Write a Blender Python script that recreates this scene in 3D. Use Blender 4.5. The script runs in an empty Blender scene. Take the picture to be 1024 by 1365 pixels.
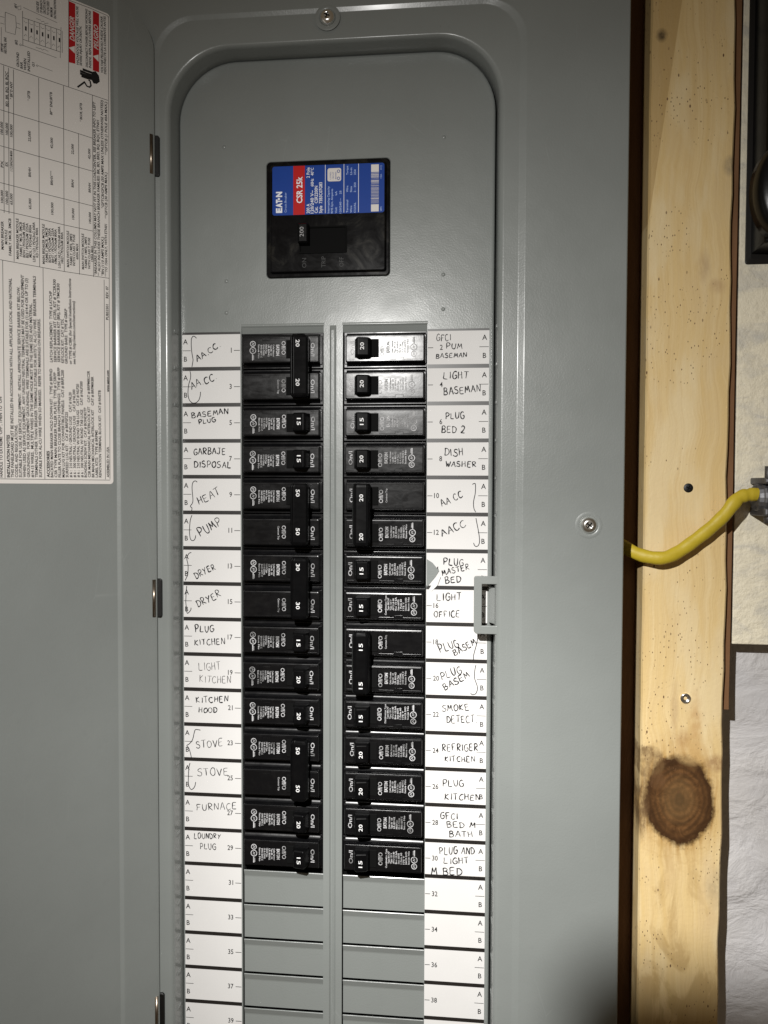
import bpy, bmesh, math, random
from mathutils import Vector, Matrix
R_ = math.radians
S = 0.001                       # everything below is measured in millimetres
scene = bpy.context.scene
C = bpy.data.collections.new("panel_scene"); scene.collection.children.link(C)

# ------------------------------------------------------------------ camera
cam = bpy.data.cameras.new("camera"); camo = bpy.data.objects.new("camera", cam); C.objects.link(camo)
Mr = Matrix(((0.9952114, -0.0066607, 0.0975185), (0.0976818, 0.0317182, -0.9947121), (0.0035324, 0.9994747, 0.0322169)))
camo.matrix_world = Matrix.Translation(Vector((154.342, -531.139, -108.697)) * S) @ Mr.to_4x4()
cam.sensor_fit = 'VERTICAL'; cam.sensor_height = 36.0; cam.lens = 36.0 * 1023.54 / 1365.0
cam.clip_start = 0.01; cam.clip_end = 50
scene.camera = camo
# ------------------------------------------------------------------ world: a dim basement, brownish bounce
w = bpy.data.worlds.new("World"); scene.world = w; w.use_nodes = True
w.node_tree.nodes["Background"].inputs[0].default_value = (1.0, .77, .52, 1)
w.node_tree.nodes["Background"].inputs[1].default_value = 0.085
scene.view_settings.view_transform = 'Standard'; scene.view_settings.look = 'None'
scene.view_settings.exposure = 0; scene.view_settings.gamma = 1
# ------------------------------------------------------------------ the one hand-held light, up and left of the lens, beam tipped downwards
LP = Vector((52, -531, 70)) * S
ld = bpy.data.lights.new("flashlight", 'SPOT'); lo = bpy.data.objects.new("flashlight", ld); C.objects.link(lo)
lo.location = LP
aim = Vector((162, 0, -432)) * S
lo.rotation_euler = (aim - LP).to_track_quat('-Z', 'Y').to_euler()
ld.energy = 46; ld.color = (1.0, .985, .955); ld.spot_size = R_(172); ld.spot_blend = 1.0; ld.shadow_soft_size = .0048
ld.use_nodes = True
nt = ld.node_tree; nt.nodes.clear()
g = nt.nodes.new('ShaderNodeNewGeometry'); dt = nt.nodes.new('ShaderNodeVectorMath'); dt.operation = 'DOT_PRODUCT'
nt.links.new(g.outputs['Incoming'], dt.inputs[0]); dt.inputs[1].default_value = (aim - LP).normalized()
ab = nt.nodes.new('ShaderNodeMath'); ab.operation = 'ABSOLUTE'; nt.links.new(dt.outputs['Value'], ab.inputs[0])
rp = nt.nodes.new('ShaderNodeValToRGB'); nt.links.new(ab.outputs[0], rp.inputs[0])
rp.color_ramp.interpolation = 'B_SPLINE'
BEAM = [(0.40, .10), (.55, .13), (.68, .205), (.80, .23), (.90, .335), (.95, .50), (1.0, 1.04)]
while len(rp.color_ramp.elements) < len(BEAM): rp.color_ramp.elements.new(.5)
for e, (p_, v_) in zip(rp.color_ramp.elements, BEAM): e.position = p_; e.color = (v_, v_, v_, 1)
em = nt.nodes.new('ShaderNodeEmission'); ou = nt.nodes.new('ShaderNodeOutputLight')
nt.links.new(rp.outputs[0], em.inputs['Strength']); nt.links.new(em.outputs[0], ou.inputs[0])

# ------------------------------------------------------------------ lettering and writing, positions converted from image pixels (mm on the sheet / on the label strips)
DOOR_TEXT = [('HANDLE TO EXTREME "OFF", THEN TO "ON"', 100.29, 103.52, 53.99, 1.55, 0), ('INSTALLATION NOTES', 96.14, 103.47, 77.59, 1.55, 1), ('THIS PANELBOARD MUST BE INSTALLED IN ACCORDANCE WITH ALL APPLICABLE LOCAL AND NATIONAL', 93.88, 103.44, -17.18, 1.55, 0), ('CODES, AND REGULATIONS.', 91.56, 103.42, 71.14, 1.55, 0), ('SUITABLE FOR USE AS SERVICE EQUIPMENT.  INSTALL APPROPRIATE SERVICE BARRIER KIT BELOW.', 89.26, 103.39, -12.99, 1.55, 0), ('WHEN USED AS SERVICE EQUIPMENT, ANY UNUSED NEUTRAL TERMINALS MAY BE USED FOR EQUIPMENT', 86.95, 103.37, -20.47, 1.55, 0), ('GROUNDING.  FOR EQUIPMENT GROUNDING, WIRE TERMINALS ARE SUITABLE FOR (1) #14-4 OR UP TO (3)', 84.63, 103.34, -18.84, 1.55, 0), ('#14-15 WIRES.  MULTIPLE WIRES IN THE SAME HOLE MUST BE THE SAME SIZE AND MATERIAL.', 82.29, 103.31, -4.11, 1.55, 0), ('TERMINALS OTHER THAN BREAKER TERMINALS SUITABLE FOR 60/75°C AL-CU WIRE.  BREAKER TERMINALS', 79.94, 103.29, -21.06, 1.55, 0), ('SUITABLE FOR AL-CU WIRE WHEN SO MARKED.  REFER TO MARKINGS ON BREAKERS.', 77.52, 103.26, 4.69, 1.55, 0), ('ACCESSORIES', 72.87, 103.21, 86.56, 1.55, 1), ('BACKFED MAIN BREAKER HOLD DOWN KIT :  TYPE # BRPHD', 70.64, 103.18, 35.03, 1.55, 0), ('CSR TYPE MAIN BREAKER FILLER PLATE:  TYPE # CSRFP', 68.26, 103.16, 37.04, 1.55, 0), ('FILLER PLATE TO CLOSE BRANCH OPENINGS:  TYPE # BRFP', 65.9, 103.13, 33.68, 1.55, 0), ('MAIN LUG KIT FOR CONVERTIBLE PANELS:  CAT # BRPL200', 63.58, 103.11, 35.1, 1.55, 0), ('SURFEED LUG KIT:   CAT # BRPSF225', 61.29, 103.08, 61.46, 1.55, 0), ('# 6 :  210 NEUTRAL / GROUND LUGS    CAT # NL20', 58.94, 103.05, 48.72, 1.55, 0), ('# 6 :  300 NEUTRAL / GROUND LUGS    CAT # NL300', 56.53, 103.03, 46.75, 1.55, 0), ('# 6 :  210 NEUTRAL W/ BOND TAB LUGS    CAT # NLP20', 54.19, 103.0, 43.03, 1.55, 0), ('# 6 :  300 NEUTRAL W/ BOND TAB LUGS    CAT # NLP300', 51.8, 102.97, 41.13, 1.55, 0), ('BONDING SCREW KIT:  CAT # BONDKITP', 49.53, 102.95, 57.82, 1.55, 0), ('CSR MAIN MECHANICAL INTERLOCK KIT    CAT # BRPMIKCSR', 47.15, 102.92, 33.86, 1.55, 0), ('BR MAIN MECHANICAL INTERLOCK KIT    CAT # BRPMIKBR', 44.71, 102.89, 37.31, 1.55, 0), ('LABEL KITS:  TYPE # BRPMS', 42.35, 102.87, 72.05, 1.55, 0), ('RENOVATION TERMINAL BLOCK KIT:  CAT # RNSTB', 40.03, 102.84, 45.82, 1.55, 0), ('ASSEMBLED IN USA', 34.84, 102.78, 82.65, 1.55, 0), ('www.eaton.com', 34.53, 46.47, 32.27, 1.55, 1), ('PUB53301     REV. 07', 34.49, -0.77, -22.68, 1.55, 0), ('LATCH REPLACEMENT:  TYPE # LATCHP', 70.32, 30.84, -13.42, 1.55, 0), ('SERVICE BARRIER KIT (CSR), KIT # TCSR300', 67.95, 30.58, -21.23, 1.55, 0), ('SERVICE BARRIER KIT (BR), KIT # TMCB30', 65.7, 30.34, -19.05, 1.55, 0), ('KEYLOCK KIT:  CAT # TDL', 63.39, 30.65, 2.68, 1.55, 0), ('GROUND BARS:  TYPE # GBKP', 61.16, 30.88, -3.9, 1.55, 0), ('or TYPE # CIBK (for Special Installation Instructions', 58.54, 30.84, -23.39, 1.55, 0), ('see URL http://eaton.com/instructions)', 56.18, 30.59, -9.53, 1.55, 0), ('*BREAKERS IN THIS COLUMN MAY NOT FIT IN THIS LOADCENTER, SEE BREAKER INFO TO LEFT', 41.96, -28.46, -139.44, 1.5, 0), ('** ALSO INCLUDES THESE BRANCH BREAKER FAMILIES: BR, BD, BRD, BQ, BQC, ETN01', 39.66, -28.4, -128.42, 1.5, 0), ('*BN (110 AMPS MAX.)', 37.29, -28.83, -54.13, 1.5, 0), ('*GFTCB/GFCB (50 AMPS MAX UNLESS OTHERWISE NOTED)', 36.93, -72.58, -142.17, 1.5, 0), ('***TO 150A ONLY, WITH ETN01', 35.01, -28.76, -62.91, 1.5, 0), ('**GFTCB (30 AMPS MAX.)', 34.7, -66.46, -96.45, 1.5, 0), ('**GFTCB (1 POLE 40A MAX.)', 34.36, -107.6, -141.95, 1.5, 0), ('* GFTB', 81.99, -126.84, -132.81, 1.35, 0), ('BP** EN0,BFTB', 68.88, -122.73, -136.58, 1.35, 0), ('* BKOR, GFTB', 50.45, -124.09, -135.87, 1.35, 0), ('22,000', 81.87, -102.36, -108.82, 1.35, 0), ('42,000', 68.76, -101.98, -108.62, 1.35, 0), ('22,000', 55.96, -102.1, -108.52, 1.35, 0), ('42,000', 45.41, -101.97, -108.61, 1.35, 0), ('BRHH', 81.98, -81.01, -86.55, 1.35, 0), ('BRHX***', 68.98, -79.45, -88.07, 1.35, 0), ('BRH', 56.16, -81.32, -86.02, 1.35, 0), ('BRHH', 45.38, -80.8, -86.76, 1.35, 0), ('65,000', 81.99, -61.41, -67.9, 1.35, 0), ('100,000', 68.83, -61.16, -68.65, 1.35, 0), ('100,000', 56.01, -61.05, -68.12, 1.35, 0), ('100,000', 45.34, -61.04, -68.21, 1.35, 0), ('MAIN BREAKER MODULE', 89.5, -29.65, -54.07, 1.35, 0), ('FAMILY *MCB, 3MCB', 87.59, -31.55, -52.31, 1.35, 0), ('BDH / PDG2xM 200A', 85.76, -31.25, -52.6, 1.35, 0), ('BJS / PDG2xM 225A', 83.91, -31.42, -52.48, 1.35, 0), ('MDL / PDG4xE 800A', 82.05, -31.99, -51.9, 1.35, 0), ('LDB / LD / PDG3xG 600A', 79.96, -29.71, -53.93, 1.35, 0), ('KD / PDG3xG 400A', 78.18, -32.75, -50.96, 1.35, 0), ('MAIN BREAKER MODULE', 74.3, -29.59, -54.13, 1.35, 0), ('FAMILY 2MCB, 3MCB', 72.45, -30.97, -52.24, 1.35, 0), ('BDH / PDG2xM 200A', 70.66, -31.11, -52.43, 1.35, 0), ('BJHT / PDG2xM 225A', 68.8, -31.33, -52.85, 1.35, 0), ('HMDL / PDG4xM 800A', 67.0, -31.0, -52.57, 1.35, 0), ('LGH / HLD / PDG3xM 600A', 64.81, -28.81, -54.77, 1.35, 0), ('HKD / PDG3xM 400A', 63.1, -32.09, -51.57, 1.35, 0), ('MAIN SWITCH MODULE', 59.45, -30.38, -53.21, 1.35, 0), ('FAMILY 1MFS, 2MFS', 57.51, -31.99, -51.9, 1.35, 0), ('WITH CLASS T FUSE', 55.66, -31.65, -51.75, 1.35, 0), ('600A MAX', 53.68, -36.35, -46.46, 1.35, 0), ('MAIN SWITCH MODULE', 50.04, -30.77, -53.53, 1.35, 0), ('FAMILY 1MFS, 2MFS', 48.14, -31.97, -51.84, 1.35, 0), ('WITH CLASS T FUSE', 46.02, -31.66, -51.8, 1.35, 0), ('1200A MAX', 44.14, -36.81, -47.05, 1.35, 0), ('MAIN BREAKER', 98.02, -33.54, -50.45, 1.35, 0), ('MODULE', 95.95, -37.11, -45.79, 1.35, 0), ('FAMILY 1MCB, 3MCB', 93.74, -30.79, -53.09, 1.35, 0), ('100,000', 97.95, -61.33, -68.84, 1.35, 0), ('100,000', 95.25, -61.13, -69.21, 1.35, 0), ('65,000', 92.71, -61.49, -68.21, 1.35, 0), ('1 / 2 SANCHA MAIN', 92.48, -81.56, -93.71, 1.35, 0), ('EX', 95.11, -83.78, -86.4, 1.35, 0), ('PX', 97.7, -82.42, -86.34, 1.35, 0), ('100,000', 97.66, -101.92, -109.41, 1.35, 0), ('100,000', 94.78, -102.47, -109.65, 1.35, 0), ('100,000', 92.25, -102.11, -109.46, 1.35, 0), ('BD, BR, BQ, BJ, BQC', 94.52, -119.47, -140.0, 1.35, 0), ('* BR*D ANY', 92.0, -124.39, -134.99, 1.35, 0), ('#1', 89.08, -179.61, -182.02, 1.35, 0), ('#2', 88.95, -157.98, -160.8, 1.35, 0), ('G1', 79.14, -148.44, -150.96, 1.35, 0), ('GROUND', 88.1, -145.11, -153.77, 1.35, 0), ('BAR', 86.03, -144.86, -148.81, 1.35, 0), ('WHEN', 83.96, -144.61, -151.55, 1.35, 0), ('INSTALLED', 81.8, -144.72, -156.77, 1.35, 0), ('SUPPLY LINE', 96.91, -150.67, -155.66, 1.35, 0), ('NEUTRAL BAR', 95.08, -150.51, -160.12, 1.35, 0), ('LOAD SIDE', 76.28, -182.35, -188.8, 1.35, 0), ('OF BRANCH', 74.15, -182.55, -190.34, 1.35, 0), ('CIRCUITS NOT', 72.2, -182.8, -191.48, 1.35, 0), ('TO EXCEED', 70.11, -182.84, -191.68, 1.35, 0), ('MAXIMUM', 68.08, -182.78, -188.49, 1.35, 0), ('RATING SHOWN', 65.96, -182.61, -194.06, 1.35, 0), ('HAZARDOUS VOLTAGE WILL CAUSE', 52.27, -159.28, -195.71, 1.35, 0), ('SEVERE INJURY OR DEATH.', 50.27, -159.45, -184.13, 1.35, 0), ('DISCONNECT POWER BEFORE WORKING', 46.44, -159.85, -196.36, 1.35, 0), ('INSIDE. REPLACE COVERS BEFORE', 44.33, -160.05, -196.17, 1.35, 0), ('VOLTAJE PELIGROSO PUEDE CAUSAR', 36.66, -159.63, -195.77, 1.35, 0), ('DESCONECTE LA CORRIENTE ANTES', 34.64, -159.64, -196.58, 1.35, 0)]
RED_BANDS = [[(57.46, -196.85), (53.37, -196.62), (53.72, -159.31), (57.82, -158.79)], [(42.25, -197.02), (38.21, -196.56), (38.52, -159.32), (42.58, -159.14)]]
RED_TEXT = [('DANGER', 55.57, -172.98, -187.82), ('PELIGRO', 40.4, -173.3, -188.79)]
DOOR_LINES = [(0.28, [(98.09, -143.47), (76.05, -143.23), (58.3, -143.35), (32.89, -143.32)]), (0.28, [(98.41, -116.27), (76.46, -116.19), (61.27, -116.29), (43.09, -115.91)]), (0.28, [(98.65, -95.01), (76.68, -94.87), (61.47, -94.93), (43.28, -94.86)]), (0.28, [(98.91, -73.13), (76.59, -72.78), (61.69, -72.7), (42.97, -72.62)]), (0.28, [(99.1, -56.94), (76.76, -56.75), (61.85, -56.41), (43.11, -56.55)]), (0.28, [(99.44, -27.23), (61.79, -27.18), (33.03, -28.09)]), (0.28, [(32.09, -197.45), (33.04, -13.93)]), (0.28, [(33.04, -13.93), (33.49, 104.11)]), (0.28, [(100.98, 104.43), (74.84, 104.5), (33.49, 104.61)]), (0.28, [(59.07, -197.32), (44.03, -197.88), (32.84, -197.64), (32.05, -196.51)]), (0.28, [(96.06, -143.06), (96.81, -55.58)]), (0.28, [(93.34, -142.71), (94.08, -55.78)]), (0.28, [(90.6, -142.57), (91.51, -27.53)]), (0.28, [(76.07, -142.73), (76.7, -27.18)]), (0.28, [(61.16, -143.05), (61.81, -27.18)]), (0.28, [(52.04, -116.28), (52.29, -27.05)]), (0.28, [(43.06, -143.29), (43.34, -27.24)]), (0.28, [(57.46, -197.06), (57.97, -143.44)]), (0.28, [(97.98, -27.17), (98.14, 104.04)]), (0.28, [(74.7, -26.87), (74.93, 104.5)]), (0.28, [(36.37, -26.56), (36.55, 104.14)]), (0.25, [(85.02, -179.62), (85.06, -158.66)]), (0.25, [(85.07, -175.68), (62.36, -176.75)]), (0.25, [(85.02, -162.61), (62.83, -163.27)]), (0.25, [(81.65, -175.92), (81.73, -162.74)]), (0.9, [(83.23, -171.03), (83.25, -168.53)]), (0.18, [(84.27, -174.03), (83.52, -173.02), (82.38, -173.66)]), (0.18, [(84.37, -164.82), (83.4, -166.37), (82.47, -165.29)]), (0.25, [(78.4, -176.05), (78.48, -162.81)]), (0.9, [(79.99, -171.15), (80.02, -168.63)]), (0.18, [(81.04, -174.16), (80.29, -173.14), (79.13, -173.79)]), (0.18, [(81.14, -164.9), (80.17, -166.46), (79.22, -165.37)]), (0.25, [(75.12, -176.19), (75.2, -162.88)]), (0.9, [(76.72, -171.26), (76.75, -168.73)]), (0.18, [(77.78, -174.28), (77.02, -173.26), (75.86, -173.91)]), (0.18, [(77.88, -164.99), (76.9, -166.55), (75.94, -165.46)]), (0.25, [(71.81, -176.33), (71.88, -162.96)]), (0.9, [(73.42, -171.37), (73.45, -168.83)]), (0.18, [(74.49, -174.41), (73.73, -173.38), (72.55, -174.04)]), (0.18, [(74.59, -165.07), (73.6, -166.64), (72.64, -165.54)]), (0.25, [(68.47, -176.46), (68.54, -163.04)]), (0.9, [(70.1, -171.49), (70.12, -168.94)]), (0.18, [(71.18, -174.54), (70.4, -173.51), (69.22, -174.17)]), (0.18, [(71.27, -165.16), (70.27, -166.74), (69.3, -165.63)]), (0.25, [(65.1, -176.6), (65.16, -163.11)]), (0.9, [(66.74, -171.6), (66.76, -169.04)]), (0.18, [(67.83, -174.67), (67.05, -173.63), (65.85, -174.29)]), (0.18, [(67.92, -165.24), (66.92, -166.83), (65.93, -165.72)]), (0.25, [(61.69, -176.74), (61.76, -163.19)]), (0.9, [(63.35, -171.72), (63.37, -169.14)]), (0.18, [(64.45, -174.8), (63.66, -173.76), (62.45, -174.42)]), (0.18, [(64.54, -165.33), (63.53, -166.93), (62.53, -165.81)]), (0.2, [(84.68, -181.85), (64.66, -180.58)]), (0.2, [(86.19, -159.02), (75.37, -158.97), (65.21, -158.82)]), (0.2, [(76.43, -150.07), (67.62, -149.73)]), (0.2, [(62.34, -178.65), (63.0, -159.49)]), (0.2, [(77.4, -149.73), (76.88, -150.44), (76.37, -149.96), (76.89, -149.11), (77.4, -149.73)]), (0.2, [(87.07, -158.56), (86.5, -159.43), (85.82, -158.9), (86.45, -158.14), (87.07, -158.56)]), (0.2, [(87.82, -181.09), (85.94, -182.19), (85.96, -180.03), (87.53, -179.13), (87.82, -181.09)]), (0.25, [(94.8, -174.9), (89.01, -174.76), (88.7, -169.02), (89.38, -163.81), (94.81, -163.41), (94.99, -169.15), (94.8, -174.9)]), (0.2, [(88.56, -171.04), (86.37, -171.11)]), (0.2, [(88.59, -168.42), (86.4, -168.49)]), (0.2, [(97.77, -171.27), (95.33, -171.59)]), (0.2, [(97.81, -167.39), (95.38, -167.58)]), (0.2, [(97.11, -165.1), (97.4, -150.82)]), (0.2, [(77.1, -178.19), (74.52, -178.22), (74.2, -177.35), (72.57, -178.32), (72.26, -177.12), (69.96, -178.22)]), (0.2, [(77.6, -160.79), (75.35, -160.63), (74.7, -161.21), (73.73, -160.37), (72.75, -161.4), (70.14, -160.9)]), (1.5, [(49.11, -157.52), (45.76, -157.46), (42.24, -157.45)]), (1.5, [(50.79, -156.03), (46.48, -155.69), (42.61, -155.79)]), (1.5, [(50.8, -154.44), (46.84, -154.17), (42.97, -154.41)]), (1.5, [(49.98, -153.08), (46.5, -153.05), (42.62, -153.56)]), (1.0, [(52.47, -145.13), (47.92, -149.92), (48.27, -150.22), (46.54, -147.84), (44.79, -147.74), (43.86, -149.1), (44.4, -151.69), (45.46, -152.16)])]
HAND_BLOB = [[(43.29, -157.99), (40.8, -159.21), (38.68, -157.17), (38.14, -153.51), (40.16, -151.41), (42.29, -151.03), (43.55, -153.03)]]
WRITING = [(1, 'AA.CC.', -30.81, 20.57, -13.83, 10.05, 4.21, 0.5), (3, 'AA.CC.', -35.0, 39.83, -16.84, 32.66, 4.74, 0.5), (5, 'BASEMAN', -35.1, 60.03, -8.33, 57.11, 3.42, 0.5), (5, 'PLUG', -29.86, 64.89, -17.49, 62.67, 3.16, 0.5), (7, 'GARBAJE', -33.79, 86.03, -10.54, 85.73, 4.47, 0.5), (7, 'DISPOSAL', -33.5, 95.2, -6.49, 95.17, 4.21, 0.5), (9, 'HEAT', -30.1, 121.54, -14.18, 113.79, 5.0, 0.5), (11, 'PUMP', -28.99, 144.54, -13.05, 135.2, 5.79, 0.5), (13, 'DRYER', -32.1, 174.74, -17.87, 167.02, 4.21, 0.5), (15, 'DRYER', -30.97, 194.97, -13.82, 186.53, 4.74, 0.5), (17, 'PLUG', -33.21, 212.98, -19.46, 212.09, 4.74, 0.5), (17, 'KITCHEN', -33.75, 222.29, -11.19, 221.17, 4.21, 0.5), (19, 'LIGHT', -30.62, 240.19, -14.61, 239.43, 5.79, 0.3), (19, 'KITCHEN', -30.32, 248.8, -6.94, 249.05, 4.74, 0.28), (21, 'KITCHEN', -32.72, 263.8, -8.96, 262.47, 4.21, 0.5), (21, 'HOOD', -30.97, 270.76, -17.31, 270.32, 3.42, 0.5), (23, 'STOVE', -32.87, 296.81, -12.97, 294.66, 5.0, 0.42), (25, 'STOVE', -32.12, 316.66, -8.9, 315.18, 5.26, 0.4), (27, 'FURNACE', -32.84, 342.0, -3.01, 339.83, 4.74, 0.38), (29, 'LOUNDRY', -34.72, 362.74, -15.02, 361.77, 3.68, 0.38), (29, 'PLUG', -30.29, 370.22, -18.6, 369.96, 4.21, 0.38), (2, 'GFCI', 138.05, 8.38, 147.94, 7.97, 4.21, 0.4), (2, 'PUM', 144.49, 13.63, 155.64, 13.79, 3.68, 0.4), (2, 'BASEMAN', 137.6, 20.09, 158.8, 19.54, 2.89, 0.4), (4, 'LIGHT', 142.82, 33.98, 159.82, 34.15, 4.74, 0.5), (4, 'BASEMAN', 143.2, 45.26, 168.44, 42.91, 4.74, 0.5), (6, 'PLUG', 144.48, 61.65, 157.45, 61.46, 4.21, 0.5), (6, 'BED 2', 141.86, 71.15, 157.77, 71.2, 4.74, 0.5), (8, 'DISH', 143.81, 86.87, 156.96, 86.87, 4.74, 0.5), (8, 'WASHER', 144.67, 94.03, 165.77, 94.63, 3.68, 0.5), (10, 'AA CC', 142.52, 121.95, 156.89, 114.9, 4.74, 0.5), (12, 'AACC', 142.96, 142.9, 159.34, 135.18, 4.74, 0.5), (14, 'PLUG', 143.54, 161.97, 157.48, 162.71, 4.74, 0.5), (14, 'MASTER', 143.12, 169.52, 161.66, 164.99, 3.68, 0.5), (14, 'BED', 145.17, 175.38, 155.95, 173.44, 4.21, 0.5), (16, 'LIGHT', 139.07, 186.8, 156.25, 186.49, 4.74, 0.5), (16, 'OFFICE', 137.47, 198.59, 155.19, 198.23, 4.21, 0.5), (18, 'PLUG', 141.93, 223.58, 155.07, 218.55, 5.26, 0.5), (18, 'BASEM', 151.85, 225.11, 166.87, 216.49, 4.21, 0.5), (20, 'PLUG', 142.87, 242.19, 157.16, 237.12, 5.26, 0.5), (20, 'BASEM', 145.26, 249.79, 162.65, 239.28, 4.21, 0.5), (22, 'SMOKE', 143.37, 264.43, 162.35, 262.87, 4.21, 0.5), (22, 'DETECT.', 146.54, 272.23, 167.27, 271.16, 4.74, 0.5), (24, 'REFRIGER.', 143.53, 292.13, 169.8, 291.14, 4.47, 0.55), (24, 'KITCHEN', 145.3, 299.57, 166.34, 298.75, 3.68, 0.5), (26, 'PLUG', 144.0, 317.25, 158.89, 316.36, 5.0, 0.5), (26, 'KITCHEN', 145.46, 326.47, 170.06, 325.87, 4.21, 0.5), (28, 'GFCI', 142.62, 340.19, 154.94, 339.62, 4.21, 0.5), (28, 'BED M', 147.36, 346.3, 166.88, 345.37, 3.95, 0.5), (28, 'BATH', 148.92, 352.82, 165.32, 352.02, 3.95, 0.5), (30, 'PLUG AND', 142.19, 365.35, 166.55, 363.85, 4.74, 0.5), (30, 'LIGHT', 145.16, 371.86, 162.75, 370.95, 4.21, 0.5), (30, 'M BED', 136.39, 380.39, 158.12, 379.23, 4.74, 0.5)]
BRACES = [(1, [(-31.32, 3.93), (-32.14, 3.01), (-33.67, 2.42), (-34.73, 3.65), (-35.09, 5.23), (-35.11, 9.76), (-34.66, 14.3), (-33.97, 18.28), (-33.98, 19.98), (-34.7, 23.95)]), (3, [(-36.13, 27.0), (-35.67, 29.62), (-35.92, 32.46), (-37.12, 36.43), (-37.61, 40.4), (-37.62, 43.82), (-36.82, 47.02), (-35.29, 48.96), (-33.65, 49.54), (-31.53, 49.1), (-29.75, 47.3), (-28.8, 44.46), (-28.55, 41.62)]), (9, [(-31.19, 105.5), (-32.36, 104.7), (-33.55, 104.93), (-34.74, 106.65), (-34.99, 110.67), (-34.43, 117.55), (-34.8, 120.43), (-36.35, 122.73), (-35.17, 123.88), (-35.42, 125.83)]), (11, [(-35.19, 129.05), (-36.39, 132.51), (-36.89, 137.11), (-37.03, 141.72), (-36.46, 145.75), (-35.28, 147.12), (-33.74, 146.87), (-32.78, 145.14), (-32.54, 143.41)]), (13, [(-35.79, 155.74), (-37.34, 156.22), (-38.53, 158.08), (-39.14, 160.4), (-38.21, 165.0), (-38.48, 171.36), (-39.44, 173.69), (-40.4, 175.79)]), (15, [(-39.23, 179.7), (-39.73, 183.53), (-39.86, 187.01), (-40.0, 191.65), (-39.55, 195.7), (-39.09, 199.17), (-37.9, 198.8), (-36.34, 196.8), (-36.22, 195.29)]), (23, [(-29.59, 283.56), (-31.97, 283.18), (-33.52, 283.47), (-34.37, 286.07), (-35.59, 290.8), (-37.99, 293.82), (-39.79, 295.06), (-38.37, 296.76), (-37.19, 300.24), (-36.48, 303.5)]), (25, [(-37.46, 307.73), (-38.32, 311.05), (-38.71, 318.12), (-38.73, 322.83), (-37.79, 325.73), (-36.59, 326.98), (-35.15, 326.21), (-33.95, 324.39), (-33.34, 321.43)]), (10, [(163.19, 106.52), (164.34, 105.94), (165.26, 106.52), (165.19, 112.53), (164.08, 118.33), (164.35, 122.96), (165.63, 125.5)]), (12, [(165.78, 129.67), (166.5, 133.38), (167.45, 138.01), (168.17, 142.64), (168.32, 146.12), (167.53, 148.46), (166.15, 149.17), (164.99, 148.48), (164.29, 146.75)]), (18, [(167.99, 210.04), (167.32, 214.16), (166.65, 217.69), (165.53, 221.82), (164.86, 224.76), (164.88, 227.7)]), (20, [(166.52, 231.21), (165.85, 234.51), (165.54, 239.22), (166.14, 242.14), (167.44, 245.63), (167.58, 248.57), (166.55, 251.18), (164.82, 251.94), (163.66, 251.74), (163.07, 250.82)])]
# ------------------------------------------------------------------ materials
class N:
    def __init__(s, name):
        s.m = bpy.data.materials.new(name); s.m.use_nodes = True
        s.t = s.m.node_tree; s.b = s.t.nodes["Principled BSDF"]
    def n(s, typ, **k):
        o = s.t.nodes.new('ShaderNode' + typ)
        for a, v in k.items():
            if a in o.inputs.keys(): o.inputs[a].default_value = v
            else: setattr(o, a, v)
        return o
    def l(s, a, b): s.t.links.new(a, b)
    def math(s, op, a, b=None, c=None, clamp=False):
        o = s.t.nodes.new('ShaderNodeMath'); o.operation = op; o.use_clamp = clamp
        for i, v in enumerate((a, b, c)):
            if v is None: continue
            if isinstance(v, (int, float)): o.inputs[i].default_value = v
            else: s.l(v, o.inputs[i])
        return o.outputs[0]
    def mix(s, f, a, b):
        o = s.t.nodes.new('ShaderNodeMix'); o.data_type = 'RGBA'
        for sock, v in ((o.inputs[0], f), (o.inputs[6], a), (o.inputs[7], b)):
            if isinstance(v, (int, float)): sock.default_value = v
            elif isinstance(v, tuple): sock.default_value = (*v[:3], 1)
            else: s.l(v, sock)
        return o.outputs[2]
    def ramp(s, f, stops):
        o = s.t.nodes.new('ShaderNodeValToRGB'); s.l(f, o.inputs[0]); e = o.color_ramp.elements
        while len(e) < len(stops): e.new(.5)
        for q, (p, c) in zip(e, stops):
            q.position = p; q.color = (c, c, c, 1) if isinstance(c, (int, float)) else (*c, 1)
        return o.outputs[0]
    def coord(s, scale=(1, 1, 1), off=(0, 0, 0)):      # object coordinates in millimetres
        tc = s.n('TexCoord'); mp = s.n('Mapping'); s.l(tc.outputs['Object'], mp.inputs[0])
        mp.inputs['Scale'].default_value = [v / S for v in scale]; mp.inputs['Location'].default_value = off
        return mp.outputs[0]
    def world(s, scale=(1, 1, 1)):                     # world position in millimetres, so that copies wear differently
        g = s.n('NewGeometry'); mp = s.n('Mapping'); s.l(g.outputs['Position'], mp.inputs[0])
        mp.inputs['Scale'].default_value = [v / S for v in scale]; return mp.outputs[0]
    def noise(s, vec, scale=1, detail=4, rough=.5, dist=0):
        o = s.n('TexNoise'); s.l(vec, o.inputs['Vector']); o.inputs['Scale'].default_value = scale
        o.inputs['Detail'].default_value = detail; o.inputs['Roughness'].default_value = rough; o.inputs['Distortion'].default_value = dist
        return o.outputs[0]
    def bump(s, h, strength, dist_mm):
        o = s.n('Bump'); s.l(h, o.inputs['Height']); o.inputs['Strength'].default_value = strength
        o.inputs['Distance'].default_value = dist_mm * S; s.l(o.outputs[0], s.b.inputs['Normal'])
    def set(s, **k):
        for a, v in k.items():
            i = s.b.inputs[{'col': 'Base Color', 'rough': 'Roughness', 'metal': 'Metallic', 'spec': 'Specular IOR Level'}[a]]
            if isinstance(v, (int, float)): i.default_value = v
            elif isinstance(v, tuple): i.default_value = (*v, 1)
            else: s.l(v, i)
        return s.m

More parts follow.
